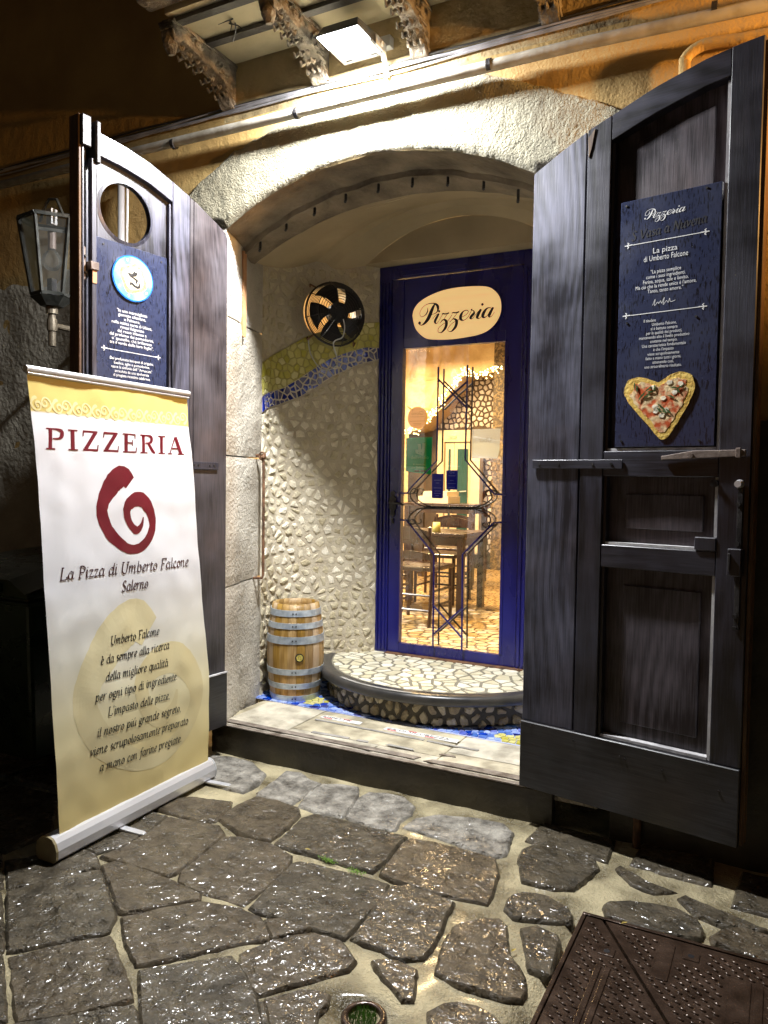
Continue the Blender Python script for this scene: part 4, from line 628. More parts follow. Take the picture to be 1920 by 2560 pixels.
# grey cement render low on the left
N2, K2 = 90, 70; V = []
for i in range(N2+1):
    x = -7+4.0*i/N2
    top = 2.70+.05*noise.noise((x*3,0,0))+.03*noise.noise((x*11,0,0))
    for k in range(K2+1):
        z = top*k/K2; e = min((K2-k)/1.0, (N2-i)/1.0, 1); V.append((x, .003-.008*e-.008*noise.noise((x*5,z*5,2))-.005*noise.noise((x*14,z*14,2)), z))
mb = MB(); mb.add(V, [(i*(K2+1)+k, (i+1)*(K2+1)+k, (i+1)*(K2+1)+k+1, i*(K2+1)+k+1) for i in range(N2) for k in range(K2)]); mb.build('cement_render', 'cement', bld, smooth=True)
mb = MB(); mb.box(-.62,8,-.012,.001,-.02,1.75); mb.build('dark_base', 'basalt', bld, bevel=.004)  # added dark slab; its colour stands for the unlit lower wall
mb = MB(); mb.box(-12,8,.9,1.0,7,7.1); mb.build('roof_slab', 'upper', bld)
# iron hooks under the rebate
ORD = ['leftmost','second','third','fourth','middle','sixth','seventh','eighth','rightmost']
for hk, (hx, hz) in enumerate([(-2.664,2.818),(-2.488,2.908),(-2.304,2.964),(-2.11,3.005),(-1.915,3.025),(-1.72,3.022),(-1.527,2.996),(-1.339,2.947),(-1.166,2.861)]):
    t = tag(MB().tube([(hx,.25,hz+.015),(hx,.25,hz-.03),(hx+.004,.235,hz-.048)], .0075, 6).build('iron_hook', 'iron'), ('%s of the nine short black iron hooks under the inner arch%s' % (ORD[hk], '' if hk in (0,4,8) else ', counted from the left')), 'hook', 'iron hooks along the arch')

# ------------------------------------------------------------------ curved mosaic wall left of the door
WP = [(-2.86,.53),(-2.88,.66),(-2.84,.80),(-2.74,.95),(-2.62,1.08),(-2.5,1.19),(-2.44,1.262)]
CW = spline(WP, 8); SS = [0]
for a, b in zip(CW, CW[1:]): SS.append(SS[-1]+math.dist(a,b))
def wall(s, z, off=0):
    s = max(-.02, min(SS[-1]+.03, s)); i = 0
    while i < len(SS)-2 and SS[i+1] < s: i += 1
    a, b = CW[i], CW[i+1]; L = SS[i+1]-SS[i]; t = (s-SS[i])/L; dx, dy = (b[0]-a[0])/L, (b[1]-a[1])/L
    # smooth normal
    return (a[0]+(b[0]-a[0])*t+dy*off, a[1]+(b[1]-a[1])*t-dx*off, z)
mw = thing('mosaic_wall', (-2.8, .9, .155), 'curved side wall of pale rubble stones with a blue tile band beside the door', 'wall')
HC, HR = (.545, 2.575), .178
V = []; E = []; ns, nz = 36, 110
for i in range(ns+1):
    for k in range(nz+1):
        s, z = (SS[-1]+.02)*i/ns, .12+(3.02-.12)*k/nz
        if math.dist((s,z), HC) > HR+.008: V.append(Vector((s,z)))
n0 = len(V); V += [Vector((HC[0]+HR*math.cos(a), HC[1]+HR*math.sin(a))) for a in [2*math.pi*k/40 for k in range(40)]]; E = [(n0+k, n0+(k+1)%40) for k in range(40)]
res = delaunay_2d_cdt(V, E, [], 0, 1e-6)
mb = MB(); vv = [wall(p[0], p[1], .004*noise.noise((p[0]*14,p[1]*14,0))) for p in res[0]]
mb.add(vv, [t for t in res[2] if math.dist((sum(res[0][q][0] for q in t)/3, sum(res[0][q][1] for q in t)/3), HC) > HR-.003]); mb.build('mortar_face', 'grout', mw)
c1 = [wall(HC[0]+HR*math.cos(a), HC[1]+HR*math.sin(a), .012) for a in [2*math.pi*k/40 for k in range(40)]]; c2 = [wall(HC[0]+HR*math.cos(a), HC[1]+HR*math.sin(a), -.14) for a in [2*math.pi*k/40 for k in range(40)]]
mb = MB(); mb.add(c1+c2, [(k,(k+1)%40,40+(k+1)%40,40+k) for k in range(40)]); mb.build('duct_ring', 'grout', mw)
LO = [(0,1.90),(.10,1.94),(.186,1.962),(.355,2.028),(.495,2.114),(.576,2.174),(.738,2.253),(.93,2.315)]
UP = [(0,2.00),(.10,2.035),(.223,2.071),(.345,2.143),(.428,2.203),(.534,2.273),(.655,2.328),(.777,2.37),(.93,2.382)]
YE = [(0,2.20),(.12,2.26),(.239,2.324),(.392,2.417),(.55,2.48),(.791,2.533),(.93,2.555)]
def ip(T, x):
    for (a,b),(c,d) in zip(T, T[1:]):
        if x <= c: return b+(d-b)*(x-a)/(c-a)
    return T[-1][1]
rnd = random.Random(11)
def band_cut(poly, lo, hi, m_=.004):
    """clip a cell to the band between two curves (linearised at the cell)"""
    cx = sum(p[0] for p in poly)/len(poly)
    for T, s in ((lo,1),(hi,-1)):
        if T is None: continue
        z0 = ip(T, cx); k = (ip(T, cx+.03)-ip(T, cx-.03))/.06; l = math.hypot(k,1)
        # s=1: keep z>line ; s=-1: keep z<line
        nx, ny = (k/l*s, -1/l*s); c = nx*cx+ny*z0-m_; poly = clip(poly, nx, ny, c)
        if len(poly) < 3: return None
    return poly
S1 = SS[-1]
# lower field of stones
def field(pts, gap, lo, hi, emit, amin, m_=.004):
    for p in cells(pts, gap, .12):
        if not p: continue
        p = [(max(.004,min(S1-.004,a)), b) for a,b in p]; p = band_cut(p, lo, hi, m_)
        if not p: continue
        p = simplify(p, .006)
        if len(p) < 3 or area(p) < amin: continue
        cx = sum(q[0] for q in p)/len(p); cz = sum(q[1] for q in p)/len(p)
        emit(p, cx, cz)
cnt = [0]; stuffm = MB()
def put_stone(p, cx, cz):
    if min(math.dist(q, HC) for q in p) < HR+.012 or math.dist((cx,cz),HC) < HR+.03: return
    if cz > 2.84+.1*cx: return
    rough = cz > 2.4
    h = rnd.uniform(.004,.010)*(1.3 if cz < .5 else 1)
    low = cx < .35 and cz < 1.9
    mb = MB() if cnt[0] < 300 else stuffm
    piece(mb, p, wall, h*(1.5 if low else 1), rnd, inset=rnd.uniform(.14,.34), dome=.5, jit=.005, erode=.32)
    if cnt[0] < 300: mb.build('stone', 'bigstone', mw)
    cnt[0] += 1
f1 = scatter(0, S1, .12, 2.32, .063, .44, rnd)
f1 = [p for p in f1 if p[1] < ip(LO, p[0])+.03]; f1.sort(key=lambda p: -p[1])
field(f1, .011, None, LO, put_stone, .0004, .008)
f2 = scatter(0, S1, 2.2, 2.95, .075, .33, rnd); f2 = [p for p in f2 if p[1] > ip(YE, p[0])-.03]
field(f2, .012, YE, None, put_stone, .0006, .004)
if stuffm.v: tag(stuffm.build('small_stones', 'bigstone', mw), kind='stuff')
f3 = scatter(0, S1, 1.95, 2.6, .046, .35, rnd); f3 = [p for p in f3 if ip(UP,p[0])-.02 < p[1] < ip(YE,p[0])+.02]
yg = MB(); st_ = [i*S1/40 for i in range(41)]
for a, b in zip(st_, st_[1:]): yg.add([wall(a,ip(UP,a),.0055), wall(b,ip(UP,b),.0055), wall(b,ip(YE,b),.0055), wall(a,ip(YE,a),.0055)], [(0,1,2,3)])
yg.build('yellow_band', 'yellowgrout', mw)
def put_yellow(p, cx, cz):
    if min(math.dist(q, HC) for q in p) < HR+.01 or math.dist((cx,cz),HC) < HR+.02: return
    mb = MB(); piece(mb, p, wall, .0115, rnd, inset=.1, dome=.15, jit=.001); mb.build('yellow_tile', 'yellow', mw)
field(f3, .006, UP, YE, put_yellow, .00018, .002)
f4 = scatter(0, S1, 1.85, 2.42, .037, .42, rnd); f4 = [p for p in f4 if ip(LO,p[0])-.01 < p[1] < ip(UP,p[0])+.01]
gb = MB()
for a, b in zip(st_, st_[1:]): gb.add([wall(a,ip(LO,a),.0062), wall(b,ip(LO,b),.0062), wall(b,ip(UP,b),.0062), wall(a,ip(UP,a),.0062)], [(0,1,2,3)])
gb.build('band_mortar', 'bandgrout', mw)
def put_blue(p, cx, cz):
    mb = MB(); piece(mb, p, wall, .0105, rnd, inset=.05, dome=.05, jit=0); mb.build('blue_tile', rnd.choice(['cobalt','cobalt','cobalt','slateblue']), mw)
field(f4, .009, LO, UP, put_blue, .00009, .002)

# ------------------------------------------------------------------ doorstep
ds = thing('doorstep', (-1.85, 0, 0), 'low black stone doorstep topped with worn cream slabs under the arch', 'step')
mb = MB().box(-2.76,-.86,-.03,.02,-.02,.147); mb.build('riser_stone', 'basalt', ds, bevel=.004)
mb = MB().box(-2.80,-.90,-.034,-.002,.149,.1545); mb.build('steel_edge', 'strip', ds)
mb = MB().box(-2.78,-.90,.021,1.3,.0,.146); mb.build('bedding', 'slab', ds)
for x0, x1, y0, y1 in [(-2.73,-2.335,.0,.47),(-2.328,-1.46,.125,.47),(-2.328,-1.8,.0,.12),(-1.795,-1.46,.0,.12),(-1.453,-.95,.0,.20),(-1.453,-.95,.206,.47)]:
    n = 12; m_ = 8; V = []
    for i in range(n+1):
        for j in range(m_+1):
            x = x0+(x1-x0)*i/n; y = y0+(y1-y0)*j/m_; e = i in (0,n) or j in (0,m_)
            V.append((x+.003*noise.noise((x*30,y*30,1)), y+.003*noise.noise((x*30,y*30,7)), .156-.003*abs(noise.noise((x*12,y*12,0)))-(.006 if e else 0)))
    mb = MB(); mb.add(V, [(i*(m_+1)+j,(i+1)*(m_+1)+j,(i+1)*(m_+1)+j+1,i*(m_+1)+j+1) for i in range(n) for j in range(m_)]); mb.build('slab', 'slab', ds, smooth=True)
def flatstrip(pts, name, m_, z):
    mb = MB(); mb.prism([(x,y,z-.003) for x,y in pts], [(x,y,z) for x,y in pts]); return mb.build(name, m_, ds)
flatstrip([(-2.70,.012),(-1.55,.010),(-1.53,.05),(-1.60,.055),(-2.0,.052),(-2.70,.058)], 'antislip_strip', 'strip', .1590)
flatstrip([(-1.50,.010),(-.95,.012),(-.95,.06),(-1.3,.066),(-1.47,.05)], 'antislip_strip', 'strip', .1590)
flatstrip([(-2.29,.282),(-1.62,.274),(-1.62,.294),(-2.29,.300)], 'tape_strip', 'greystrip', .1592)
flatstrip([(-1.60,.270),(-1.32,.268),(-1.32,.288),(-1.60,.290)], 'tape_strip', 'greystrip', .1592)
flatstrip([(-2.19,.088),(-1.97,.10),(-1.97,.125),(-2.1,.12),(-2.19,.115)], 'tape_strip', 'greystrip', .1590)
flatstrip([(-1.92,.10),(-1.85,.10),(-1.86,.125),(-1.92,.12)], 'tape_strip', 'greystrip', .1590)
flatstrip([(-1.76,.118),(-1.60,.115),(-1.61,.135),(-1.75,.140)], 'tape_strip', 'greystrip', .1590)
flatstrip([(-1.47,.13),(-1.38,.13),(-1.39,.15),(-1.46,.148)], 'tape_strip', 'strip', .1590)
def tape(x0, x1, y0, y1, text, tx, size, label):
    t = thing('safety_tape', (x0, y0, .159), label, 'floor tape')
    pts = [(x0,y0)]+[(x0+(x1-x0)*k/10, y0-.004*random.random()) for k in range(1,10)]+[(x1,y0),(x1-.004,y1)]+[(x1+(x0-x1)*k/10, y1+.004*random.random()) for k in range(1,10)]+[(x0+.006,y1)]
    mb = MB(); mb.prism([(x,y,.156) for x,y in pts], [(x,y,.1588) for x,y in pts]); mb.build('tape_film', 'tape', t)
    print_text(text, 'lettering', 'ink', t, lambda u,z,o: (u, z, .1594+o*.1), tx, y0+.012, size, xs=1.2, align='LEFT')
    for k in range(int((x1-x0)/.11)):
        xx = x0+.03+k*.11; yy = y0+.003 if k % 2 == 0 else y1-.011
        mb = MB(); mb.add([(xx,yy,.1592),(xx+.055,yy,.1592),(xx+.04,yy+.009,.1592),(xx-.01,yy+.009,.1592)], [(0,1,2,3)]); mb.build('red_stripe', 'red', t)
tape(-2.29,-2.03,.332,.375,'RISPETTA', -2.282, .036, 'torn white and red floor tape reading RISPETTA beside the round step')
tape(-1.885,-1.455,.326,.372,'ZA DI SICUREZZA', -1.873, .038, 'torn white and red floor tape reading ZA DI SICUREZZA')

# blue mosaic strip round the foot of the round step
RC = (-1.88, 1.28)
mf = thing('mosaic_floor', (-2.3, .6, .155), 'blue and yellow broken tile floor strip round the foot of the round step', 'floor'); 
mb = MB(); mb.add([(-2.95,.472,.1525),(-.9,.455,.1525),(-.9,1.3,.1525),(-2.95,1.3,.1525)], [(0,1,2,3)]); mb.build('grout_bed', 'floorgrout', mf)
rnd = random.Random(5); pts = [p for p in scatter(-2.9,-.95,.47,1.15,.040,.36,rnd) if math.dist(p,RC) > .77]
for p in cells(pts, .004, .12):
    if not p: continue
    p = clip(p, 0, -1, -.474)
    if len(p) < 3: continue
    p = simplify(p, .005); cx = sum(q[0] for q in p)/len(p); cy = sum(q[1] for q in p)/len(p)
    if len(p) < 3 or area(p) < .0002 or math.dist((cx,cy),RC) < .79: continue
    if min(math.dist((cx,cy), q) for q in CW) < .015 or (cx < -2.5 and cy > 1.1): continue
    d = math.hypot((cx+2.50)/.8, cy-.56); yl = (math.hypot((cx+2.49)*1.0, (cy-.60)*1.0) < .075) or (math.hypot((cx+1.19)*.8, (cy-.545)*1.5) < .10)
    mb = MB(); piece(mb, p, lambda a,b,o: (a,b,.1525+o), .0055, rnd, inset=.06, dome=.05)
    mb.build('yellow_tile' if yl else 'blue_tile', 'yellow' if yl else rnd.choice(['skyblue','skyblue','skyblue','midblue','cobalt']), mf)

# ------------------------------------------------------------------ round step
rs = thing('round_step', (RC[0], RC[1], .155), 'half round door step with crazy paved top and black stone nosing', 'step')
A0_, A1_ = math.pi*.985, math.pi*2.015
prof = [(.79,.02),(.79,.125)]
mb = MB().lathe((RC[0],RC[1],.150), prof, 60, A0_, A1_); mb.build('riser_core', 'risergrout', rs, smooth=True)
mb = MB(); mb.lathe((RC[0],RC[1],.155), [(.775,.128),(.845,.128),(.858,.134),(.863,.146),(.863,.168),(.856,.181),(.842,.186),(.785,.187),(.775,.180)], 72, A0_, A1_); mb.build('nosing', 'nosing', rs, smooth=True)
mb = MB(); mb.poly([(RC[0]+.783*math.cos(a), RC[1]+.783*math.sin(a), .338) for a in [A0_+(A1_-A0_)*k/60 for k in range(61)]]); mb.build('top_grout', 'crazygrout', rs)
rnd = random.Random(21)
def inclip(p, r_):
    for k in range(28):
        a = A0_+(A1_-A0_)*(k+.5)/28; nx, ny = math.cos(a), math.sin(a); p = clip(p, nx, ny, nx*RC[0]+ny*RC[1]+r_)
        if len(p) < 3: return None
    p = clip(p, 0, 1, 1.262)
    return p if len(p) >= 3 else None
def piece_smooth(p, n=2):
    for _ in range(n): 
        q = []
        for i in range(len(p)):
            a, b = p[i], p[(i+1)%len(p)]; q += [(a[0]*.8+b[0]*.2, a[1]*.8+b[1]*.2), (a[0]*.2+b[0]*.8, a[1]*.2+b[1]*.8)]
        p = q
    return p
for p in cells(scatter(-2.75,-1.0,.45,1.30,.080,.50,rnd), .015, .15):
    if not p: continue
    p = inclip(p, .770)
    if not p or area(p) < .0006: continue
    p = simplify(p,.014); mb = MB(); piece(mb, p, lambda a,b,o: (a,b,.338+o), .0035, rnd, inset=.05, dome=.15); mb.build('tile', 'crazytile', rs)
def onriser(a, b, o=0): return (RC[0]+(.79+o)*math.cos(a/.79), RC[1]+(.79+o)*math.sin(a/.79), b)
pts = scatter(.79*(math.pi+.05), .79*(2*math.pi-.2), .155, .285, .064, .48, rnd)
for p in cells(pts, .012, .1):
    if not p: continue
    p = clip(p, 0, 1, .282); p = clip(p, 0, -1, -.158) if len(p) > 2 else p
    if len(p) < 3 or area(p) < .0005: continue
    p = piece_smooth(simplify(p,.010),1); mb = MB(); piece(mb, p, onriser, rnd.uniform(.006,.02), rnd, inset=.2, dome=.5, jit=.005, erode=.22); mb.build('riser_stone', 'riser', rs)
mb = MB(); 
for k in range(20):
    a, b = [math.pi*1.34+math.pi*.20*q/20 for q in (k,k+1)]
    mb.add([(RC[0]+r_*math.cos(t), RC[1]+r_*math.sin(t), .3428) for r_,t in ((.825,a),(.825,b),(.845,b),(.845,a))], [(0,1,2,3)])
mb.build('antislip_strip', 'greystrip', rs)

# ------------------------------------------------------------------ dining room behind
room = thing('dining_room', (-3.2, 4, .335), 'warmly lit dining room seen through the glass door', 'room')
mb = MB()
mb.add([(-7,1.27,.335),(-.8,1.27,.335),(-.8,6.75,.335),(-7,6.75,.335)], [(0,1,2,3)]); mb.build('floor_slab', 'ingrout', room)
mb = MB(); mb.add([(-7,.05,3.3),(-.5,.05,3.3),(-.5,6.75,3.3),(-7,6.75,3.3)], [(0,1,2,3)]); mb.build('ceiling', 'inplain', room)
mb = MB(); mb.add([(-7,.3,.3),(-7,6.75,.3),(-7,6.75,3.3),(-7,.3,3.3)], [(0,1,2,3)]); mb.add([(-7,.57,.3),(-3.0,.57,.3),(-3.0,.57,3.3),(-7,.57,3.3)], [(0,1,2,3)])
mb.add([(-3.0,.57,2.95),(-.5,.57,3.2),(-.5,.57,3.3),(-3,.57,3.3)], [(0,1,2,3)]); mb.add([(-1.1,1.34,.3),(-.5,1.34,.3),(-.5,1.34,3.3),(-1.1,1.34,3.3)], [(0,1,2,3)])
mb.add([(-.8,1.3,.3),(-.8,6.75,.3),(-.8,6.75,3.3),(-.8,1.3,3.3)], [(0,1,2,3)]); mb.build('side_wall', 'inplain', room)
mb = MB(); mb.add([(-7,6.75,.3),(-.8,6.75,.3),(-.8,6.75,3.3),(-7,6.75,3.3)], [(0,1,2,3)]); mb.build('back_wall', 'darkjoint', room)
mb = MB(); mb.add([(-7,3.3,.338),(-.8,3.3,.338),(-.8,6.75,.338),(-7,6.75,.338)], [(0,1,2,3)]); mb.build('far_floor', 'infar', room)
mb = MB(); mb.box(-3.43,-3.2,6.3,6.7,.335,3.3); mb.build('brown_pillar', 'browntile', room)
mb = MB(); mb.box(-3.70,-3.1,6.32,6.72,.335,.52); mb.build('dark_base', 'iron', room)
rnd = random.Random(9); pts = []
for p in scatter(-3.5,-1.45,1.33,3.3,.088,.36,rnd):
    y = p[1]; xl = -1.56*(0)+(-2.32-(y-1.27)*.52)-.05; xr = (-1.5-(y-1.27)*.33)+.05
    if xl < p[0] < xr: pts.append(p)
for p in cells(pts, .012, .10):
    if not p or area(p) < .001 or area(p) > .016: continue
    p = piece_smooth(simplify(p,.012),1); mb = MB(); mb.poly([(a,b,.339) for a,b in p]); mb.build('floor_tile', 'infloor', room)
# mosaic panel high on the back wall, with the stone arch in front of it
def strz(x):
    for (a,b),(c,d) in zip(STRING, STRING[1:]):
        if a <= x <= c: return b+(d-b)*(x-a)/(c-a)
    return 9
mpn = thing('mosaic_panel', (-3.8, 6.7, 2), 'white stone mosaic with dark joints on the back wall above the toilet door', 'wall panel')
k = 0; small = MB()
for p in cells(scatter(-4.7,-3.45,.42,3.25,.072,.34,rnd), .02, .1):
    if not p: continue
    cx = sum(q[0] for q in p)/len(p); cz = sum(q[1] for q in p)/len(p)
    if cx < -3.70 and cz < 2.24: continue
    if cx > -3.44 or area(p) < .0008 or area(p) > .014: continue
    mb = MB() if k < 300 else small
    piece(mb, p, lambda a,b,o: (a, 6.745-o, b), .012, rnd, inset=.1, dome=.2)
    if k < 300: mb.build('mosaic_stone', 'paneltile', mpn)
    k += 1
if small.v: tag(small.build('mosaic_stones', 'paneltile', mpn), kind='stuff')
ar = MB(); S_ = [(-6.9, STRING[0][1])]+list(STRING)+[(-2.6, STRING[-1][1]+.05)]
for a, b in zip(S_, S_[1:]):
    n = 4
    for q in range(n):
        xa, xb = a[0]+(b[0]-a[0])*q/n, a[0]+(b[0]-a[0])*(q+1)/n; za, zb = a[1]+(b[1]-a[1])*q/n, a[1]+(b[1]-a[1])*(q+1)/n
        ar.poly([(xa,6.31,za),(xb,6.31,zb),(xb,6.31,3.3),(xa,6.31,3.3)]); ar.poly([(xa,6.31,za),(xb,6.31,zb),(xb,6.74,zb),(xa,6.74,za)])
ar.poly([(-6.9,6.3,.335),(STRING[1][0]-.05,6.3,.335),(STRING[1][0]-.05,6.3,3.3),(-6.9,6.3,3.3)])
ar.build('stone_arch', 'inwall', room)
# rusticated blocks on the arch
for bp_ in cells(scatter(-6.2,-2.9,1.2,3.28,.40,.30,random.Random(4)), .035, .5):
    if not bp_: continue
    bx_ = [q[0] for q in bp_]; bz_ = [q[1] for q in bp_]
    if max(bx_) > -3.1 or area(bp_) < .02: continue
    if any((x > STRING[0][0] and z < strz(min(x,-3.0))+.03) for x, z in bp_): continue
    mb = MB(); piece(mb, bp_, lambda a,b,o: (a, 6.30-o, b), .03, random.Random(len(bp_)), inset=.12, dome=.3, jit=.01); mb.build('wall_block', 'inwall', room)
for i in range(0):
    for j in range(5):
        x = -6.0+i*.34+(.17 if j%2 else 0); z = .9+j*.42 if False else 1.55+j*.36
        if x+.3 > -3.4 or (x+.3 > STRING[0][0] and z < strz(min(x+.32, -3.4))+.04) : continue
        mb = MB(); mb.box(x,x+.31,6.27,6.30,z,z+.33); mb.build('wall_block', 'inwall', room, bevel=.012)

fs = thing('fairy_lights', (-4.2, 6.25, 2.3), 'string of warm fairy lights along the inner stone arch', 'fairy lights')
rnd = random.Random(3); pl = spline([(a,b) for a,b in STRING], 5); wire = MB().tube([(a,6.24,b+.01) for a,b in pl], .004, 5); wire.build('wire', 'darkcable', fs)
bulbmesh = None
for k in range(210):
    t = rnd.random()*(len(pl)-1.001); i = int(t); a, b = pl[i], pl[i+1]; x = a[0]+(b[0]-a[0])*(t-i)+rnd.gauss(0,.02); z = a[1]+(b[1]-a[1])*(t-i)+rnd.gauss(0,.035)
    if bulbmesh is None:
        bm = bmesh.new(); bmesh.ops.create_icosphere(bm, subdivisions=1, radius=.0095); bulbmesh = bpy.data.meshes.new('bulb'); bm.to_mesh(bulbmesh); bm.free(); bulbmesh.materials.append(MT['fairy'])
    o = bpy.data.objects.new('bulb', bulbmesh); col.objects.link(o); o.parent = fs; o.location = (x+4.2, 6.22-6.25+rnd.uniform(-.02,.02), z-2.3)

td = thing('toilet_door', (-4.0, 6.6, .335), 'beige framed double door with dark teal panels at the back of the room', 'door')
MB().box(-4.34,-3.70,6.60,6.72,2.04,2.20).build('head_panel', 'doorcream', td)
MB().box(-4.34,-4.24,6.58,6.70,.335,2.04).build('frame_post', 'doorcream', td); MB().box(-3.84,-3.70,6.56,6.70,.335,2.04).build('frame_post', 'doorcream', td)
for x0, x1 in ((-4.235,-4.105),(-4.10,-3.845)):
    lf = MB().box(x0,x1,6.63,6.67,.335,2.03).build('door_leaf', 'doorcream', td); MB().box(x0+.05,x1-.05,6.62,6.629,.45,1.94).build('teal_panel', 'teal', lf)
MB().tube([(-4.0,6.60,1.35),(-3.9,6.58,1.36)], .008, 6).build('handle', 'alu', td)
sg = thing('toilet_sign', (-4.13, 6.59, 2.10), 'small TOILETTE sign on the beige panel over the back door', 'sign'); MB().box(-4.18,-4.06,6.585,6.598,2.085,2.125).build('sign_plate', 'doorcream', sg)
print_text('TOILETTE', 'lettering', 'ink', sg, lambda u,z,o: (u,6.584-o,z), -4.12, 2.096, .024)

def make_chair():
    c = thing('dining_chair', (0,0,0), 'x', 'chair')
    w2 = .215
    st_ = MB(); st_.box(-w2,w2,-.0,.42,.44,.475); st_.build('seat', 'chair', c, bevel=.008)
    for s in (-1,1):
        MB().tube([(s*(w2-.02),.02-.05,0),(s*(w2-.02),.02,.45),(s*(w2-.015),-.02,.62),(s*(w2-.01),-.07,.80)], [.016,.019,.018,.013], 8).build('leg', 'chair', c)
        MB().tube([(s*(w2-.02),.40,0),(s*(w2-.02),.39,.44)], [.015,.019], 8).build('leg', 'chair', c)
        for z in (.16,.28): MB().tube([(s*(w2-.02),-.015,z),(s*(w2-.02),.395,z)], .010, 6).build('stretcher', 'chair', c)
    for z in (.13,.25): MB().tube([(-w2+.02,-.02,z),(w2-.02,-.02,z)], .010, 6).build('stretcher', 'chair', c)
    for z, h, yb in ((.70,.10,-.055),(.54,.065,-.005)):
        mb = MB(); n = 8; V = []
        for k in range(n+1):
            x = -w2+.02+(2*w2-.04)*k/n; y = yb-.02*math.cos((k/n-.5)*math.pi); hh = h*(.65+.35*math.cos((k/n-.5)*math.pi))
            V += [(x,y,z),(x,y,z+hh),(x,y-.014,z+hh),(x,y-.014,z)]
        mb.add(V, [(k*4+a, k*4+(a+1)%4, (k+1)*4+(a+1)%4, (k+1)*4+a) for k in range(n) for a in range(4)]+[(0,1,2,3),(n*4,n*4+3,n*4+2,n*4+1)]); mb.build('back_slat', 'chair', c)
    return c
def copy_thing(o, loc, rz, label):
    r_ = o.copy(); col.objects.link(r_); r_.location = loc; r_.rotation_euler = (0,0,rz); r_['label'] = label
    for ch in list(o.children):
        c = ch.copy(); col.objects.link(c); c.parent = r_
        for g in list(ch.children): g2 = g.copy(); col.objects.link(g2); g2.parent = c
    return r_
ch = make_chair(); ch['group'] = 'dark wooden dining chairs'; ch.location = (-2.66, 2.24, .335); ch['label'] = 'dark wooden slatted chair just inside the door with its back to the glass'
copy_thing(ch, (-2.92,3.72,.335), math.pi, 'dark wooden chair across the near table facing the door')
copy_thing(ch, (-3.15,4.35,.335), math.pi+.15, 'dark wooden chair farthest back in front of the pizza box counter')
copy_thing(ch, (-3.42,2.85,.335), R(-75), 'dark wooden chair at the left end of the near table holding a purple jacket')
def table(name, x0, x1, y0, y1, z, label, cat):
    t = thing(name, ((x0+x1)/2,(y0+y1)/2,.335), label, cat); MB().box(x0,x1,y0,y1,z-.035,z).build('tabletop', 'chair', t, bevel=.006); MB().box(x0+.04,x1-.04,y0+.04,y1-.04,z-.11,z-.036).build('apron', 'chair', t)
    for x in (x0+.05,x1-.05):
        for y in (y0+.05,y1-.05): MB().box(x-.028,x+.028,y-.028,y+.028,.335,z-.037).build('leg', 'chair', t)
    return t
table('dining_table', -3.25,-2.42,2.82,3.42,1.045, 'dark wooden dining table between two chairs inside the door', 'table')
table('side_table', -3.95,-3.05,4.7,5.2,1.24, 'dark wooden side table stacked with pizza boxes at the back', 'table')
for k, (x0, x1, z0, z1, lab, y0) in enumerate([(-3.75,-3.38,1.242,1.32,'cream pizza box at the bottom of the stack on the side table',4.72),(-3.72,-3.42,1.321,1.375,'smaller cream box with a green square on top of the stack',4.78)]):
    b = tag(MB().box(x0,x1,y0,y0+.36,z0,z1).build('pizza_box', 'inplain'), lab, 'box', 'pizza boxes on the side table')
mb = MB().box(-3.60,-3.56,4.772,4.779,1.335,1.365); mb.build('green_label', 'greenposter', b)
cup = tag(MB().lathe((-2.74,2.95,1.046), [(.0,.0),(.038,.0),(.032,.085),(.028,.085),(.03,.01)], 12).build('napkin_cup', 'yellow', smooth=True), 'pale yellow napkin cup standing on the near dining table', 'cup')
jk = MB(); V = []
for i in range(9):
    for j in range(9):
        a, b = i/8, j/8; V.append((-3.56+.05*math.sin(b*5)+.14*a, 2.78+.26*b, 1.16-.42*(a-.3)**2*2-.05*math.sin(b*7+a*3)))
jk.add(V, [(i*9+j,(i+1)*9+j,(i+1)*9+j+1,i*9+j+1) for i in range(8) for j in range(8)])
tag(jk.build('jacket', 'purple', smooth=True), 'purple jacket draped over the chair at the left end of the table', 'jacket')
for k, (sx, sz) in enumerate([(-2.6,1.6)]): pass
# ================================================================== blue glazed door
bd = thing('blue_door', (-1.9, 1.27, .335), 'dark blue glazed entrance door with iron grille and tall transom panel', 'door')
for x0, x1, nm in ((-2.446,-2.352,'frame_post'), (-1.453,-1.36,'frame_post')):
    p = MB().box(x0,x1,1.262,1.34,.335,2.905).build(nm, 'blue', bd, bevel=.003)
    for q in range(3): xx = x0+.012+q*.027; MB().box(xx,xx+.014,1.250,1.264,.36,2.80).build('flute', 'blue', p, bevel=.004)
MB().box(-2.352,-1.453,1.262,1.34,2.82,2.905).build('frame_head', 'blue', bd, bevel=.003)
for z0, z1, o in ((2.865,2.872,.008),(2.835,2.842,.006)): MB().box(-2.27,-1.53,1.262-o,1.263,z0,z1).build('moulding', 'blue', bd)
MB().box(-2.348,-2.262,1.268,1.312,.348,2.815).build('door_stile', 'blue', bd, bevel=.003)
MB().box(-1.562,-1.457,1.268,1.312,.348,2.815).build('door_stile', 'blue', bd, bevel=.003)
MB().box(-2.262,-1.562,1.268,1.312,.348,.412).build('bottom_rail', 'blue', bd, bevel=.002)
MB().box(-2.262,-1.562,1.268,1.312,2.364,2.43).build('lock_rail', 'blue', bd, bevel=.002)
MB().box(-2.262,-1.562,1.276,1.306,2.43,2.815).build('transom_panel', 'blue', bd)
MB().box(-2.28,-2.262,1.262,1.268,.42,2.36).build('bead', 'blue', bd); MB().box(-1.562,-1.545,1.262,1.268,.42,2.36).build('bead', 'blue', bd)
MB().box(-2.262,-1.562,1.286,1.290,.405,2.37).build('glass_pane', 'glass', bd)
MB().box(-2.35,-1.40,1.225,1.30,.336,.347).build('threshold_strip', 'rust', bd)
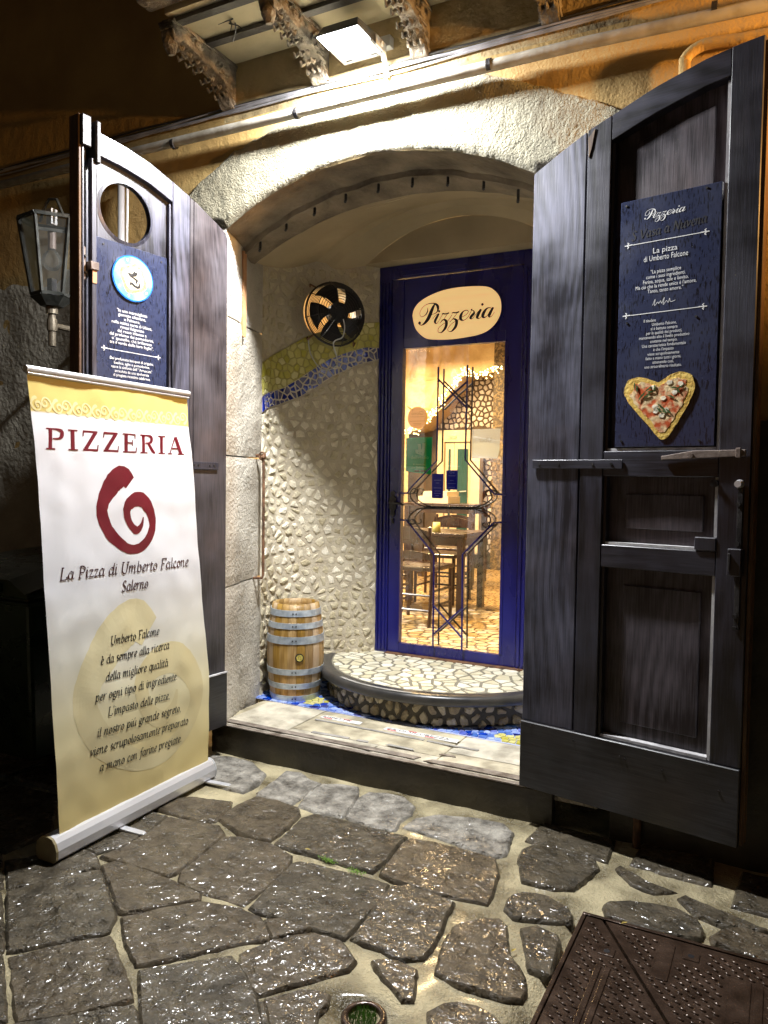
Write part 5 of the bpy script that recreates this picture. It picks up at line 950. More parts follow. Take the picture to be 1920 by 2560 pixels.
# oval panel with script lettering; its glow stands in for room light behind
OV = spline(OVAL+[OVAL[0]], 4)[:-1]
mb = MB(); mb.prism([(x,1.2762,z) for x,z in OV], [(x,1.262,z) for x,z in OV]); ovl = mb.build('oval_panel', 'backlit_oval', bd)
cx = sum(p[0] for p in OV)/len(OV); cz = sum(p[1] for p in OV)/len(OV)
rim = [((x-cx)*1.02+cx, (z-cz)*1.02+cz) for x,z in OV]; n = len(OV)
mb = MB(); mb.add([(x,1.2585,z) for x,z in OV]+[(x,1.2585,z) for x,z in rim]+[(x,1.277,z) for x,z in rim], [(i,(i+1)%n,n+(i+1)%n,n+i) for i in range(n)]+[(n+i,n+(i+1)%n,2*n+(i+1)%n,2*n+i) for i in range(n)]); mb.build('oval_rim', 'blue', bd)
mb = MB()
for k, s in enumerate(SCRIPT):
    p = [(a,b,max(c*1.3,.0026)) for a,b,c in spline(s, 7)]; ribbon(mb, p, .003, lambda u,z,o: (u,1.2602-o,z), .0002*(k%4))
for x, z, w_ in SDOTS: mb.poly([(x+w_/2*math.cos(a), 1.2592, z+w_/2*math.sin(a)) for a in [k*math.pi/8 for k in range(16)]])
mb.build('script_lettering', 'ink', ovl)
# two matching grilles, outside and inside the glass
def grille(y, name, m_='blue'):
    g = MB().box(-2.29,-2.27,y-.006,y+.006,1.395,1.41).build(name, m_, bd)
    for k, s in enumerate(GRILLE):
        pts = spline(s, 6) if k >= 8 else s
        MB().tube([(a,y+(.010 if k in (5,7) else 0),b) for a,b in pts], .0062 if k < 8 else .0045, 6).build('bar' if k < 8 else 'scroll', 'iron' if k >= 8 or m_ == 'iron' else m_, g)
    (x0,z0),(x1,z1) = TWIST
    for ph in (0, math.pi): MB().tube([(x0+(x1-x0)*t/60, y+.005*math.cos(t*.9+ph), z0+(z1-z0)*t/60+.006*math.sin(t*.9+ph)) for t in range(61)], .0055, 6).build('twisted_bar', 'iron', g)
grille(1.235, 'outer_grille'); grille(1.325, 'inner_grille', 'iron')
lk = MB(); pts = [(-2.318+dx, 1.262, 1.345+dz) for dx,dz in ((0,.085),(.018,.07),(.010,.05),(.026,.03),(.022,0),(.028,-.03),(.012,-.05),(.018,-.075),(0,-.09),(-.018,-.075),(-.012,-.05),(-.028,-.03),(-.022,0),(-.026,.03),(-.010,.05),(-.018,.07))]
lk.prism(pts, [(x,1.255,z) for x,_,z in pts]); lko = lk.build('lock_plate', 'iron', bd)
MB().tube([(-2.318,1.255,1.35),(-2.318,1.215,1.35),(-2.28,1.205,1.352),(-2.235,1.21,1.345),(-2.215,1.212,1.335)], [.011,.010,.009,.008,.006], 8).build('door_handle', 'iron', lko)
MB().box(-2.325,-2.311,1.255,1.262,1.21,1.245).build('keyhole_plate', 'iron', bd)

# papers stuck to the glass
def sticker(name, pts, y, m_, label, cat, group=None):
    mb = MB(); mb.prism([(x,y,z) for x,z in pts], [(x,y+.0012,z) for x,z in pts]); cx = sum(p[0] for p in pts)/len(pts); cz = sum(p[1] for p in pts)/len(pts)
    t = thing(name, (cx, y, cz), label, cat, group); mb.build('sheet', m_, t); return t
YP = 1.2925
fr = lambda u,z,o: (u, YP-.0006-o*.3, z)
def tr_(y): return lambda u,z,o: (u, y-.0006-o*.3, z)
# posters lie behind the pane, printed side out
gp = sticker('green_poster', [(-2.242,1.778),(-2.053,1.783),(-2.059,1.538),(-2.242,1.558)], YP, 'greenposter', 'teal green deliveroo poster inside the door glass at upper left', 'poster')
mb = MB()
for q in ([(-2.158,1.738),(-2.136,1.738),(-2.133,1.702),(-2.125,1.704),(-2.122,1.744),(-2.102,1.742),(-2.108,1.690),(-2.118,1.660),(-2.170,1.678),(-2.174,1.700),(-2.152,1.702)],): mb.add([fr(a,b,.001) for a,b in q], [tuple(range(len(q)))])
mb.build('logo', 'mint', gp)
for a, b in ((-2.149,1.683),(-2.131,1.680)):
    mb = MB(); mb.add([fr(a+.004*math.cos(t),b+.004*math.sin(t),.003) for t in [k*math.pi/4 for k in range(8)]], [tuple(range(8))]); mb.build('logo_eye', 'greenposter', gp)
print_text('deliveroo', 'lettering', 'mint', gp, fr, -2.142, 1.640, .034)
print_text('A domicilio', 'lettering', 'mint', gp, fr, -2.145, 1.598, .019); print_text('con Deliveroo', 'lettering', 'mint', gp, fr, -2.145, 1.578, .019)
for a in (-2.178,-2.135): mb = MB(); mb.add([fr(a-.0,1.556,.001),fr(a+.036,1.556,.001),fr(a+.036,1.566,.001),fr(a,1.566,.001)], [(0,1,2,3)]); mb.build('store_badge', 'ink', gp)
wp = sticker('white_notice', [(-1.778,1.827),(-1.590,1.830),(-1.594,1.70),(-1.606,1.643),(-1.778,1.645)], YP, 'paper', 'white paper notice inside the door glass at upper right', 'notice')
print_text('Uber', 'faint_lettering', 'faint', wp, fr, -1.69, 1.745, .042, flip=True)
gs = sticker('round_sticker', [(-2.163+.073*math.cos(a), 1.910+.073*math.sin(a)) for a in [k*math.pi/16 for k in range(32)]], YP, 'peach', 'round peach Glovo sticker seen from behind above the green poster', 'sticker')
print_text('Glovo', 'mirrored_lettering', 'peachink', gs, fr, -2.163, 1.928, .036, flip=True)
mb = MB(); mb.tube([(-2.203,YP-.002,1.962),(-2.199,YP-.002,1.966),(-2.195,YP-.002,1.962),(-2.199,YP-.002,1.953)], .0015, 4); mb.build('pin_mark', 'peachink', gs)
for z, w_ in ((1.915,.05),(1.887,.055),(1.872,.03),(1.862,.025)): mb = MB(); mb.add([fr(-2.163-w_,z,.001),fr(-2.163+w_,z,.001),fr(-2.163+w_,z+.0025,.001),fr(-2.163-w_,z+.0025,.001)], [(0,1,2,3)]); mb.build('print_line', 'peachink', gs)
b1 = sticker('blue_sticker', [(-2.052,1.545),(-1.972,1.544),(-1.972,1.390),(-1.978,1.384),(-2.046,1.384),(-2.052,1.390)], YP+.002, 'bluep', 'taller of the two blue stickers on the door glass', 'sticker')
b2 = sticker('blue_sticker', [(-1.953,1.567),(-1.872,1.568),(-1.874,1.442),(-1.95,1.443)], YP+.002, 'bluep', 'shorter blue sticker headed Qui on the door glass', 'sticker')
f2_ = tr_(YP+.002)
print_text('Qui', 'lettering', 'bluelt', b2, f2_, -1.912, 1.548, .024)
for t, cx_, zs in ((b1,-2.012,(1.50,1.482,1.45,1.43,1.415,1.40)), (b2,-1.912,(1.53,1.50,1.48,1.455))):
    for k, z in enumerate(zs): mb = MB(); w_ = (.024,.012,.027,.02,.024,.012)[k]; mb.add([f2_(cx_-w_,z,.001),f2_(cx_+w_,z,.001),f2_(cx_+w_,z+.004,.001),f2_(cx_-w_,z+.004,.001)], [(0,1,2,3)]); mb.build('print_line', 'bluelt', t)

# ================================================================== the two old wooden leaves
def interp(T, x):
    if x <= T[0][0]: return T[0][1]
    for (a,b),(c,d) in zip(T, T[1:]):
        if x <= c: return b+(d-b)*(x-a)/(c-a)
    return T[-1][1]
TR = [(0,2.814),(.12,2.876),(.233,2.929),(.34,2.966),(.51,3.025),(.70,3.072),(.80,3.085),(.90,3.092)]
TL = [(0,2.764),(.03,2.792),(.207,2.872),(.377,2.928),(.52,2.972),(.671,2.996),(.80,3.004),(.93,3.008)]
def leaf(F, T, name, label, mats, left=False):
    pk, stl, rail, pan, kick = mats
    t = thing(name, (F.h[0], F.h[1], .164), label, 'door')
    def col_(u0, u1, z0, o0, o1, nm, m_, top=None, dz=0, bevel=.003, n=8):
        us = [u0+(u1-u0)*k/n for k in range(n+1)]; pts = [(u0,z0)]+[(u1,z0)]+[(u, (interp(T,u) if top is None else top)-dz) for u in us[::-1]]
        mb = MB(); F.ext(mb, pts, o0, o1); return mb.build(nm, m_, t, bevel=bevel, seg=1)
    W = .90
    col_(0, .236, .456, -.055, -.004, 'plank', pk)
    s1 = .268 if left else .243; u1 = .378 if left else .343
    if left: col_(.240, .264, .456, -.055, -.003, 'plank', pk)
    col_(s1, u1, .456, -.055, .0, 'stile', stl)
    u2 = .83 if left else .79
    col_(u2, .90, .456, -.055, .0, 'stile', stl)
    # backing boards (recessed panels)
    def bx(u0,u1_,z0,z1,o0,o1,nm,m_,bevel=.002,par=None): mb = MB(); F.box(mb,u0,u1_,z0,z1,o0,o1); return mb.build(nm, m_, par or t, bevel=bevel, seg=1)
    RZ = [(1.528,1.628),(1.159,1.249)]
    for z0, z1 in RZ: bx(u1+.001, u2-.001, z0, z1, -.050, -.001, 'rail', rail)
    mb = MB(); us = [u1+.001+(u2-u1-.002)*k/10 for k in range(11)]
    low = lambda u: interp(T,u)-(.100 if not left else .098)+.0
    F.ext(mb, [(u,low(u)) for u in us]+[(u,interp(T,u)-.001) for u in us[::-1]], -.050, -.001); mb.build('top_rail', rail, t, bevel=.002, seg=1)
    mb = MB(); F.box(mb, 0, .90, .164, .455, -.055, .012); mb.build('kick_board', kick, t, bevel=.003, seg=1)
    # thin moulding round each recess; strips facing the floodlight painted paler
    def mould(z0, z1, arched=False):
        for a, b in ((u1+.001,u1+.013),(u2-.013,u2-.001)):
            zt = z1 if not arched else interp(T,(a+b)/2)-.11
            mb = MB(); F.box(mb,a,b,z0+.002,zt,-.045,-.012); mb.build('moulding', 'worn' if (a > .5 and not left) else stl, t)
        mb = MB(); F.box(mb,u1+.014,u2-.014,z0+.001,z0+.012,-.045,-.010); mb.build('moulding', 'worn', t)
    mould(.456,1.159); mould(1.249,1.528); mould(1.628,2.9,True)
    # panels
    def panel(z0, z1):
        b = bx(u1-.01,u2+.01,z0-.01,z1+.01,-.052,-.046,'panel',pan); bx(u1+.085,u2-.06,z0+.07,z1-.07,-.0455,-.033,'raised_field',pan,.003,b)
    panel(.456,1.159); panel(1.249,1.528)
    if not left:
        pts = [(u1-.01,1.62),(u2+.01,1.62)]+[(u, interp(T,u)-.06) for u in [u2+.01-(u2-u1+.02)*k/10 for k in range(11)]]
        mb = MB(); F.ext(mb, pts, -.052, -.046); b = mb.build('panel', pan, t)
        pts = [(.433,1.70),(.730,1.70)]+[(.730-.297*k/8, 2.907-.064*k/8+.004*math.sin(k/8*3.1)) for k in range(9)]
        mb = MB(); F.ext(mb, pts, -.0455, -.033); mb.build('raised_field', pan, b, bevel=.003, seg=1)
    else:
        # panel pierced by a round hole
        HCu, HCz, Ru, Rz = .635, 2.705, .142, .130; n = 48
        def out_(a):
            c, s = math.cos(a), math.sin(a); best = 9
            for (lo, hi, d, o_) in ((u1-.01-HCu, u2+.01-HCu, c, 0),):
                if abs(c) > 1e-6: best = min(best, (hi if c > 0 else lo)/c)
            if abs(s) > 1e-6: best = min(best, (.20 if s > 0 else -.30)/s)
            u = HCu+c*best; z = HCz+s*best; return (u, min(z, interp(T,u)-.05))
        ring = [(HCu+Ru*math.cos(2*math.pi*k/n), HCz+Rz*math.sin(2*math.pi*k/n)) for k in range(n)]; outr = [out_(2*math.pi*k/n+1e-4) for k in range(n)]
        V = [F.P(u,z,-.030) for u,z in ring]+[F.P(u,z,-.030) for u,z in outr]+[F.P(u,z,-.052) for u,z in ring]+[F.P(u,z,-.052) for u,z in outr]
        mb = MB(); mb.add(V, [(k,(k+1)%n,n+(k+1)%n,n+k) for k in range(n)]+[(2*n+k,3*n+k,3*n+(k+1)%n,2*n+(k+1)%n) for k in range(n)]+[(k,2*n+k,2*n+(k+1)%n,(k+1)%n) for k in range(n)]); b = mb.build('panel', pan, t)
        bx(u1-.01,u2+.01,1.60,2.405,-.052,-.030,'panel',pan)
        bx(.786,.790,2.42,2.86,-.0302,-.0285,'groove','ink',0,b)
        mb = MB(); n_ = 48; r2 = [(HCu+(Ru+.014)*math.cos(2*math.pi*k/n), HCz+(Rz+.014)*math.sin(2*math.pi*k/n)) for k in range(n)]
        mb.add([F.P(u,z,-.024) for u,z in ring]+[F.P(u,z,-.0285) for u,z in r2], [(k,(k+1)%n,n+(k+1)%n,n+k) for k in range(n)]); mb.build('hole_moulding', stl, b, smooth=True)
    return t, bx
RF = Frame((-1.001,-.05), (math.cos(R(-11)), math.sin(R(-11))), (math.sin(R(-11)), -math.cos(R(-11))))
rl, rbx = leaf(RF, TR, 'wooden_door_leaf', 'dark panelled wooden door leaf open on the right, with the heart pizza board', ('navywood','navywood','navywoodx','palewood','kick'))
LF = Frame((-2.648,-.05), (math.cos(R(-95)), math.sin(R(-95))), (-math.sin(R(-95)), math.cos(R(-95))))
ll, lbx = leaf(LF, TL, 'wooden_door_leaf', 'weathered wooden door leaf open on the left, pierced by a round hole', ('leftwood','greywood','greywood','greywood','kick'), left=True)
for o in rl.children:
    if o.name.split('.')[0] == 'plank': o.data.materials[0] = MT['greywood']
# edge lipping on the free edge of each leaf
rbx(.9005,.915,.17,3.075,-.055,-.008,'edge_strip','rawwood')
rbx(.028,.425,1.558,1.594,.001,.006,'strap_hinge','navywoodx',.001)
for u in (.06,.15,.30,.38): mb = MB(); c = RF.P(u,1.577,.007); mb.tube([RF.P(u,1.577,.004),RF.P(u,1.577,.009)], .006, 8); mb.build('rivet', 'iron', rl)
# latches and bolts on the right leaf
mb = MB(); F_ = RF; mb.prism([F_.P(.583,1.592,.004),F_.P(.885,1.604,.004),F_.P(.885,1.628,.004),F_.P(.70,1.626,.004),F_.P(.583,1.606,.004)], [F_.P(.583,1.592,.018),F_.P(.885,1.604,.018),F_.P(.885,1.628,.018),F_.P(.70,1.626,.018),F_.P(.583,1.606,.018)])
lt = mb.build('drop_latch', 'brownmetal', rl, bevel=.002); MB().tube([RF.P(.695,1.607,.018),RF.P(.695,1.607,.030)], .010, 10).build('pivot', 'brownmetal', lt); rbx(.855,.872,1.598,1.634,.0185,.032,'keeper','brownmetal',.002,lt)
bo_ = rbx(.862,.880,.97,1.49,.003,.012,'bolt_bar','iron',.001)
MB().tube([RF.P(.866,1.503,.004),RF.P(.866,1.503,.034)], [.017,.012], 14).build('bolt_knob', 'alu', bo_)
for z in (1.43,1.285,1.02,.975): MB().tube([RF.P(.866,z,.003),RF.P(.866,z,.018)], .009, 8).build('bolt_stud', 'iron', bo_)
lb = rbx(.838,.886,1.168,1.268,.003,.034,'lock_box','navywood',.003); rbx(.842,.850,1.185,1.25,.0345,.041,'lock_slot','iron',.001,lb)
rbx(.712,.79,1.252,1.302,-.02,.004,'wood_block','navywood',.003)
MB().tube([RF.P(.776,1.505,-.02),RF.P(.776,1.505,.004)], .014, 12).build('round_plug', 'iron', rl)
# broken splinter at top of the stile
mb = MB(); F_.ext(mb, [(.246,2.90),(.275,2.93),(.262,2.86),(.250,2.82)], .0005, .004); mb.build('split_wood', 'rawwood', rl)
for u, z in ((.05,.44),(.25,.42),(.45,.40),(.62,.385),(.47,.395),(.83,.36)): MB().tube([RF.P(u,z,.011),RF.P(u,z,.016)], .005, 6).build('nail', 'iron', rl)
# left leaf ironwork: vertical batten, bar, gap and bracket
lbx(.910,.925,.17,3.03,-.035,.030,'edge_batten','rawwood',.003)
lbx(.901,.909,.30,2.90,.001,.034,'iron_strip','greywood',.001)
br = lbx(.846,.872,1.70,2.86,.018,.046,'espagnolette_bar','greywood',.003)
lbx(.840,.884,2.385,2.42,.002,.056,'bar_guide','brownmetal',.003,br); lbx(.848,.870,2.33,2.384,.047,.049,'paint_patch','socket',0,br)
lbx(.872,.918,2.90,3.03,-.03,.047,'iron_corner','iron',.004)
lbx(.832,.858,2.84,3.02,.002,.06,'iron_bracket','iron',.006)
lbx(.889,.905,2.34,2.48,.002,.03,'hinge_plate','brownmetal',.003)
for z in (2.44,2.37): MB().tube([LF.P(.893,z,.03),LF.P(.893,z,.038)], .006, 8).build('rivet', 'iron', ll)
lbx(.068,.30,1.540,1.578,.001,.006,'strap_hinge','navywood',.001)
for u in (.10,.13,.21,.24): MB().tube([LF.P(u,1.562,.004),LF.P(u,1.562,.009)], .005, 8).build('rivet', 'iron', ll)
lbx(0,.5,.452,.4585,.001,.016,'kick_lip','worn',0)

# ---- sign boards
def board(F, name, u0, u1, z0, z1, o0, o1, label):
    t = thing(name, F.P((u0+u1)/2, z0, o1), label, 'sign'); mb = MB(); F.box(mb,u0,u1,z0,z1,o0,o1); mb.build('board', 'board', t, bevel=.0015, seg=1); return t
rb = board(RF,'sign_board', .388,.770,1.645,2.613,-.020,-.006, 'tall blue black sign board with white text and a heart shaped pizza')
OR = -.006; fR = lambda u,z,o: RF.P(u, z, OR+.0008+o)
def line_orn(fr_, t, u0, u1, z, slope=0):
    s = 1 if u1 > u0 else -1; mb = MB(); ribbon(mb, [(u0,z),(u1,z+slope)], .0028, fr_); mb.build('ornament_line', 'white', t)
    for u, d, zz in ((u0,s,z),(u1,-s,z+slope)):
        mb = MB(); k = .011
        for q, pts in enumerate(([(u-d*k*1.2,zz),(u+d*k*1.6,zz+.001)], [(u-d*k*.3,zz),(u+d*k*.3,zz+k*.7),(u-d*k*.2,zz+k)], [(u-d*k*.3,zz),(u+d*k*.3,zz-k*.7),(u-d*k*.2,zz-k)])):
            ribbon(mb, pts, .004, fr_, .0002*(q+1))
        mb.build('fleur_end', 'white', t)
def italic_part(text, a, b, h, fr_, t, m_, wmin=.03, wmax=.11, name='lettering'):
    mb = MB(); italic(text, a, b, h, fr_, mb, wmin, wmax); return mb.build(name, m_, t)
# script heading
def script_word(x0, x1, z, fr_, t, m_):
    xs_ = [p[0] for s in SCRIPT for p in s]; zs_ = [p[1] for s in SCRIPT for p in s]; k = abs(x1-x0)/(max(xs_)-min(xs_)); s_ = 1 if x1 > x0 else -1; mb = MB()
    for q, s in enumerate(SCRIPT):
        pts = [(x0+s_*(p[0]-min(xs_))*k, z+(p[1]-min(zs_))*k*.9, max(p[2]*k,.0012)) for p in spline(s,5)]; ribbon(mb, pts, .002, fr_, .0002*(q%4))
    for a, b, w_ in SDOTS: mb.add([fr_(x0+s_*((a-min(xs_))*k+w_*k/2*math.cos(c)), z+(b-min(zs_))*k*.9+w_*k/2*math.sin(c), .001) for c in [i*math.pi/5 for i in range(10)]], [tuple(range(10))])
    mb.build('script_lettering', m_, t)
script_word(.486,.640,2.512, fR, rb, 'white')
italic_part("S Vasa a Nuvena", (.435,2.455),(.72,2.475),.035, fR, rb, 'ink', name='removed_lettering')
line_orn(fR, rb, .421,.716,2.439)
print_text('La pizza','lettering','white',rb,fR,.567,2.392,.030); print_text('di Umberto Falcone','lettering','white',rb,fR,.570,2.364,.030,xs=.70)
for k, s in enumerate(['"La pizza semplice','come i suoi ingredienti.','Farina, acqua, sale e lievito.','Ma ciò che la rende unica è l\'amore.','Tanto, tanto amore."']): print_text(s,'lettering','white',rb,fR,.572,2.315-.0185*k,.0205,xs=.78)
mb = MB(); ribbon(mb, spline([(.525,2.192),(.535,2.215),(.532,2.190),(.545,2.203),(.548,2.196),(.556,2.206),(.560,2.196),(.570,2.218),(.566,2.190),(.578,2.204),(.585,2.196),(.590,2.212),(.594,2.198),(.612,2.202)],4), .0016, fR); mb.build('signature','white',rb)
line_orn(fR, rb, .420,.716,2.164)
for k, s in enumerate(['Il titolare','Umberto Falcone,','si è battuto sempre','per la qualità dei prodotti,','mantenendo alto il livello produttivo','costante nel tempo.','Una caratteristica fondamentale','è che l\'impasto','viene scrupolosamente','fatto a mano tutti i giorni,','ottenendo così,','uno straordinario risultato.']):
    print_text(s,'lettering','white',rb,fR,(.516 if k == 0 else .572),2.129-.0163*k,.0172,xs=.76)
for u, z in ((.41,2.595),(.715,2.60),(.425,2.135),(.69,2.13),(.415,1.668),(.715,1.665)): MB().tube([RF.P(u,z,OR),RF.P(u,z,OR+.003)], .0045, 8).build('screw','iron',rb)
# heart pizza
hz = thing('heart_pizza_print', RF.P(.56,1.68,OR+.001), 'heart shaped pizza picture with basil fixed low on the right sign board', 'pizza picture')
def heart(sc, n=64, jit=0):
    out = []
    H_ = [(.633-.56,1.928),(.60-.56,1.918),(.575-.56,1.902),(.555-.56,1.893),(.53-.56,1.903),(.50-.56,1.914),(.465-.56,1.916),(.435-.56,1.905),(.422-.56,1.882),(.424-.56,1.855),(.440-.56,1.822),(.470-.56,1.785),(.505-.56,1.745),(.54-.56,1.705),(.565-.56,1.678),(.579-.56,1.671),(.60-.56,1.682),(.622-.56,1.715),(.652-.56,1.765),(.680-.56,1.82),(.694-.56,1.86),(.690-.56,1.895),(.668-.56,1.92)]
    for u, z in spline(H_+[H_[0]], 4)[:-1]: r_ = 1+jit*noise.noise((u*40,z*40,0)); out.append((.56+u*sc*r_, 1.81+(z-1.81)*sc*r_))
    return out
for sc, o0, o1, m_, nm, j in ((1,.000,.0035,'crust','crust',.03),(.80,.0036,.0045,'tomato','tomato_base',.12)):
    mb = MB(); pts = heart(sc, jit=j); RF.ext(mb, pts, OR+.001+o0, OR+.001+o1); mb.build(nm, m_, hz)
rnd = random.Random(2); hp = heart(.66)
for k in range(13):
    u = rnd.uniform(.47,.65); z = rnd.uniform(1.74,1.89)
    if abs(u-.56) > (z-1.66)*.45: continue
    mb = MB(); RF.ext(mb, [(u+(.011+.006*noise.noise((k,a,0)))*math.cos(a), z+(.009+.006*noise.noise((k,a,3)))*math.sin(a)) for a in [q*math.pi/5 for q in range(10)]], OR+.0056, OR+.0072); mb.build('cheese', 'cheese', hz)
for (u,z) in ((.465,1.885),(.475,1.875),(.52,1.868),(.53,1.858),(.50,1.848),(.515,1.842),(.545,1.87),(.62,1.868),(.635,1.858),(.64,1.868),(.61,1.835),(.57,1.80),(.58,1.79),(.585,1.778),(.565,1.785),(.60,1.78),(.49,1.838)):
    a = rnd.uniform(0,3.1); mb = MB(); c, s = math.cos(a), math.sin(a); q = [(-.016,0),(-.006,.004),(.016,.001),(.004,-.004)]
    RF.ext(mb, [(u+x*c-y*s, z+x*s+y*c) for x,y in q], OR+.0074, OR+.0088); mb.build('basil_leaf','basil',hz)

lb_ = board(LF,'sign_board', .406,.818,1.60,2.556,-.028,-.012, 'blue black sign board with a round ceramic badge, streaked by rain')
OL = -.012; fL = lambda u,z,o: LF.P(u, z, OL+.0008+o)
for k, s in enumerate(['"In una meravigliosa','giornata cilentana,','a Palinuro,','nella mitica terra di Ulisse,','rimasi folgorato','dal rosso intenso e','dal profumo dei pomodorini,','o\' spunzillo, che brillavano','tra il verde delle loro foglie".']): print_text(s,'lettering','white',lb_,fL,.612,2.248-.0185*k,.0205,xs=1.05,udir=-1)
line_orn(fL, lb_, .767,.457,2.072)
for k, s in enumerate(['Dal profumato bouquet di origano,','basilico, aglio e pomodorino,','nasce la sinfonia dell\' "Arruscata"','arricchita da una spolverata','di pregiata ricottina calabrese.','','Dal 1993, l\'Arruscata']): 
    if s: print_text(s,'lettering','white',lb_,fL,.612,2.028-.0185*k,.0185,xs=.95,udir=-1)
for u, z in ((.77,2.53),(.44,2.53),(.75,2.18),(.455,2.14)): MB().tube([LF.P(u,z,OL),LF.P(u,z,OL+.003)], .0045, 8).build('screw','iron',lb_)
bg_ = thing('ceramic_badge', LF.P(.612,2.41,OL), 'round sky blue ceramic badge with gold scrollwork and a small crown', 'badge')
def lext(pts, o0, o1, m_, nm): mb = MB(); LF.ext(mb, pts, OL+o0, OL+o1); return mb.build(nm, m_, bg_)
el = lambda ru, rz, cu=.612, cz_=2.411, n=40, w=0, f=0: [(cu+(ru+w*math.sin(a*f))*math.cos(a), cz_+(rz+w*math.sin(a*f))*math.sin(a)) for a in [2*math.pi*k/n for k in range(n)]]
lext(el(.116,.104), .001,.008,'ceramicrim','rim'); lext(el(.109,.098), .0082,.0095,'ceramicblue','plate')
lext(el(.074,.068,n=64,w=.007,f=4), .0096,.0106,'ceramicgold','scroll_frame'); lext(el(.056,.053,n=40,w=.003,f=4), .0107,.0114,'ceramiccream','medallion')
bt = lambda pts: [(.612-x*.001, 2.411+y*.001) for x,y in pts]
lext(bt([(-36,18),(-22,22),(-10,18),(2,34),(12,30),(24,30),(14,12),(-4,8),(14,2),(30,-4),(22,-10),(18,-22),(8,-18),(12,-8),(-6,0),(-20,4),(-28,10)]), .0115,.0124,'ink','emblem_shape')
lext(bt([(-22,-20),(-8,-18),(10,-28),(24,-30),(30,-22),(28,-8),(38,-20),(36,-38),(20,-42),(0,-38),(-12,-30),(-24,-36)]), .0115,.0124,'ink','emblem_shape')
lext(bt([(-4,38),(18,34),(20,38),(-3,42)]), .0115,.0124,'pink','crown_band'); lext(bt([(-3,43),(20,39),(24,50),(17,45),(13,54),(8,46),(2,55),(0,47),(-7,52)]), .0115,.0124,'ceramicgold','crown_points')
for a in (.4,1.2,2.2,2.9,3.8,5.0,5.7): lext(el(.006,.006,.612+.093*math.cos(a),2.411+.084*math.sin(a),6,.003,3), .0096,.0104,'ceramicgold','flower')

# ================================================================== roll-up banner
BA = (-2.462,-1.273); bdn = (math.cos(R(91.686)), math.sin(R(91.686))); bn = (bdn[1], -bdn[0])
def BP(u, z, o=0):
    bul = .012*math.sin((z-.1)*1.8)*math.cos((u-.38)*2)+.006*noise.noise((u*4,z*3,1))+.0035*noise.noise((u*11,z*9,4)) - .010*max(0,.35-z)
    o = o+bul; return (BA[0]+bdn[0]*u+bn[0]*o, BA[1]+bdn[1]*u+bn[1]*o, z)
ban = thing('rollup_banner', (-2.48,-.83,0), 'white and gold roll-up banner reading PIZZERIA standing on the wet stones', 'banner')
eL = [(.10,0),(.50,-.030),(.64,-.042),(1.0,-.070),(1.483,-.100),(1.73,-.125),(1.875,-.141)]; eR_ = [(.10,.898),(.30,.895),(.539,.893),(.90,.84),(1.2,.80),(1.489,.771),(1.737,.742),(1.87,.736)]
nu, nz_ = 40, 90; V = []
for i in range(nu+1):
    for k in range(nz_+1):
        z = .085+(1.875-.085)*k/nz_; a, b = interp(eL,z), interp(eR_,z); V.append(BP(a+(b-a)*i/nu, z))
mb = MB(); mb.add(V, [(i*(nz_+1)+k,(i+1)*(nz_+1)+k,(i+1)*(nz_+1)+k+1,i*(nz_+1)+k+1) for i in range(nu) for k in range(nz_)]); sheet = mb.build('printed_sheet', 'banner', ban, smooth=True)
MB().tube([BP(-.150,1.886,.004),BP(.742,1.888,.004)], .012, 12).build('top_rail', 'alu', ban, smooth=False)
MB().tube([BP(-.145,1.870,.006),BP(.738,1.868,.006)], .006, 8).build('clip_rail', 'alu', ban)
F_B = Frame((BA[0],BA[1]), bdn, bn)
prof_ = [(-.075,.010),(-.062,.0),(.018,.0),(.030,.012),(.032,.045),(.022,.072),(.008,.088),(-.012,.094),(-.050,.090),(-.070,.070),(-.078,.040)]
mb = MB(); mb.prism([F_B.P(-.035,z+.012,o) for o,z in prof_], [F_B.P(.915,z+.012,o) for o,z in prof_]); base = mb.build('base_cassette', 'alu', ban)
mb = MB(); mb.prism([F_B.P(-.046,z*1.02+.011,o*1.02) for o,z in prof_], [F_B.P(-.0352,z*1.02+.011,o*1.02) for o,z in prof_]); mb.build('end_cap', 'cap', ban)
mb = MB(); mb.prism([F_B.P(.9152,z*1.02+.011,o*1.02) for o,z in prof_], [F_B.P(.924,z*1.02+.011,o*1.02) for o,z in prof_]); mb.build('end_cap', 'lampgrey', ban)
for u, du in ((.30,.0),(.865,.02)):
    pts = [(u-.016,.0),(u-.016,.135),(u-.009,.152),(u+.009,.152),(u+.016,.135),(u+.016,.0)]
    mb = MB(); mb.prism([F_B.P(a+du*b*3,.007,b-.0) for a,b in pts], [F_B.P(a+du*b*3,.016,b) for a,b in pts]); mb.build('foot', 'alu', ban, bevel=.002)
MB().tube([F_B.P(.43,.1,-.03),F_B.P(.34,1.88,-.02)], .009, 8).build('support_pole', 'alu', ban)
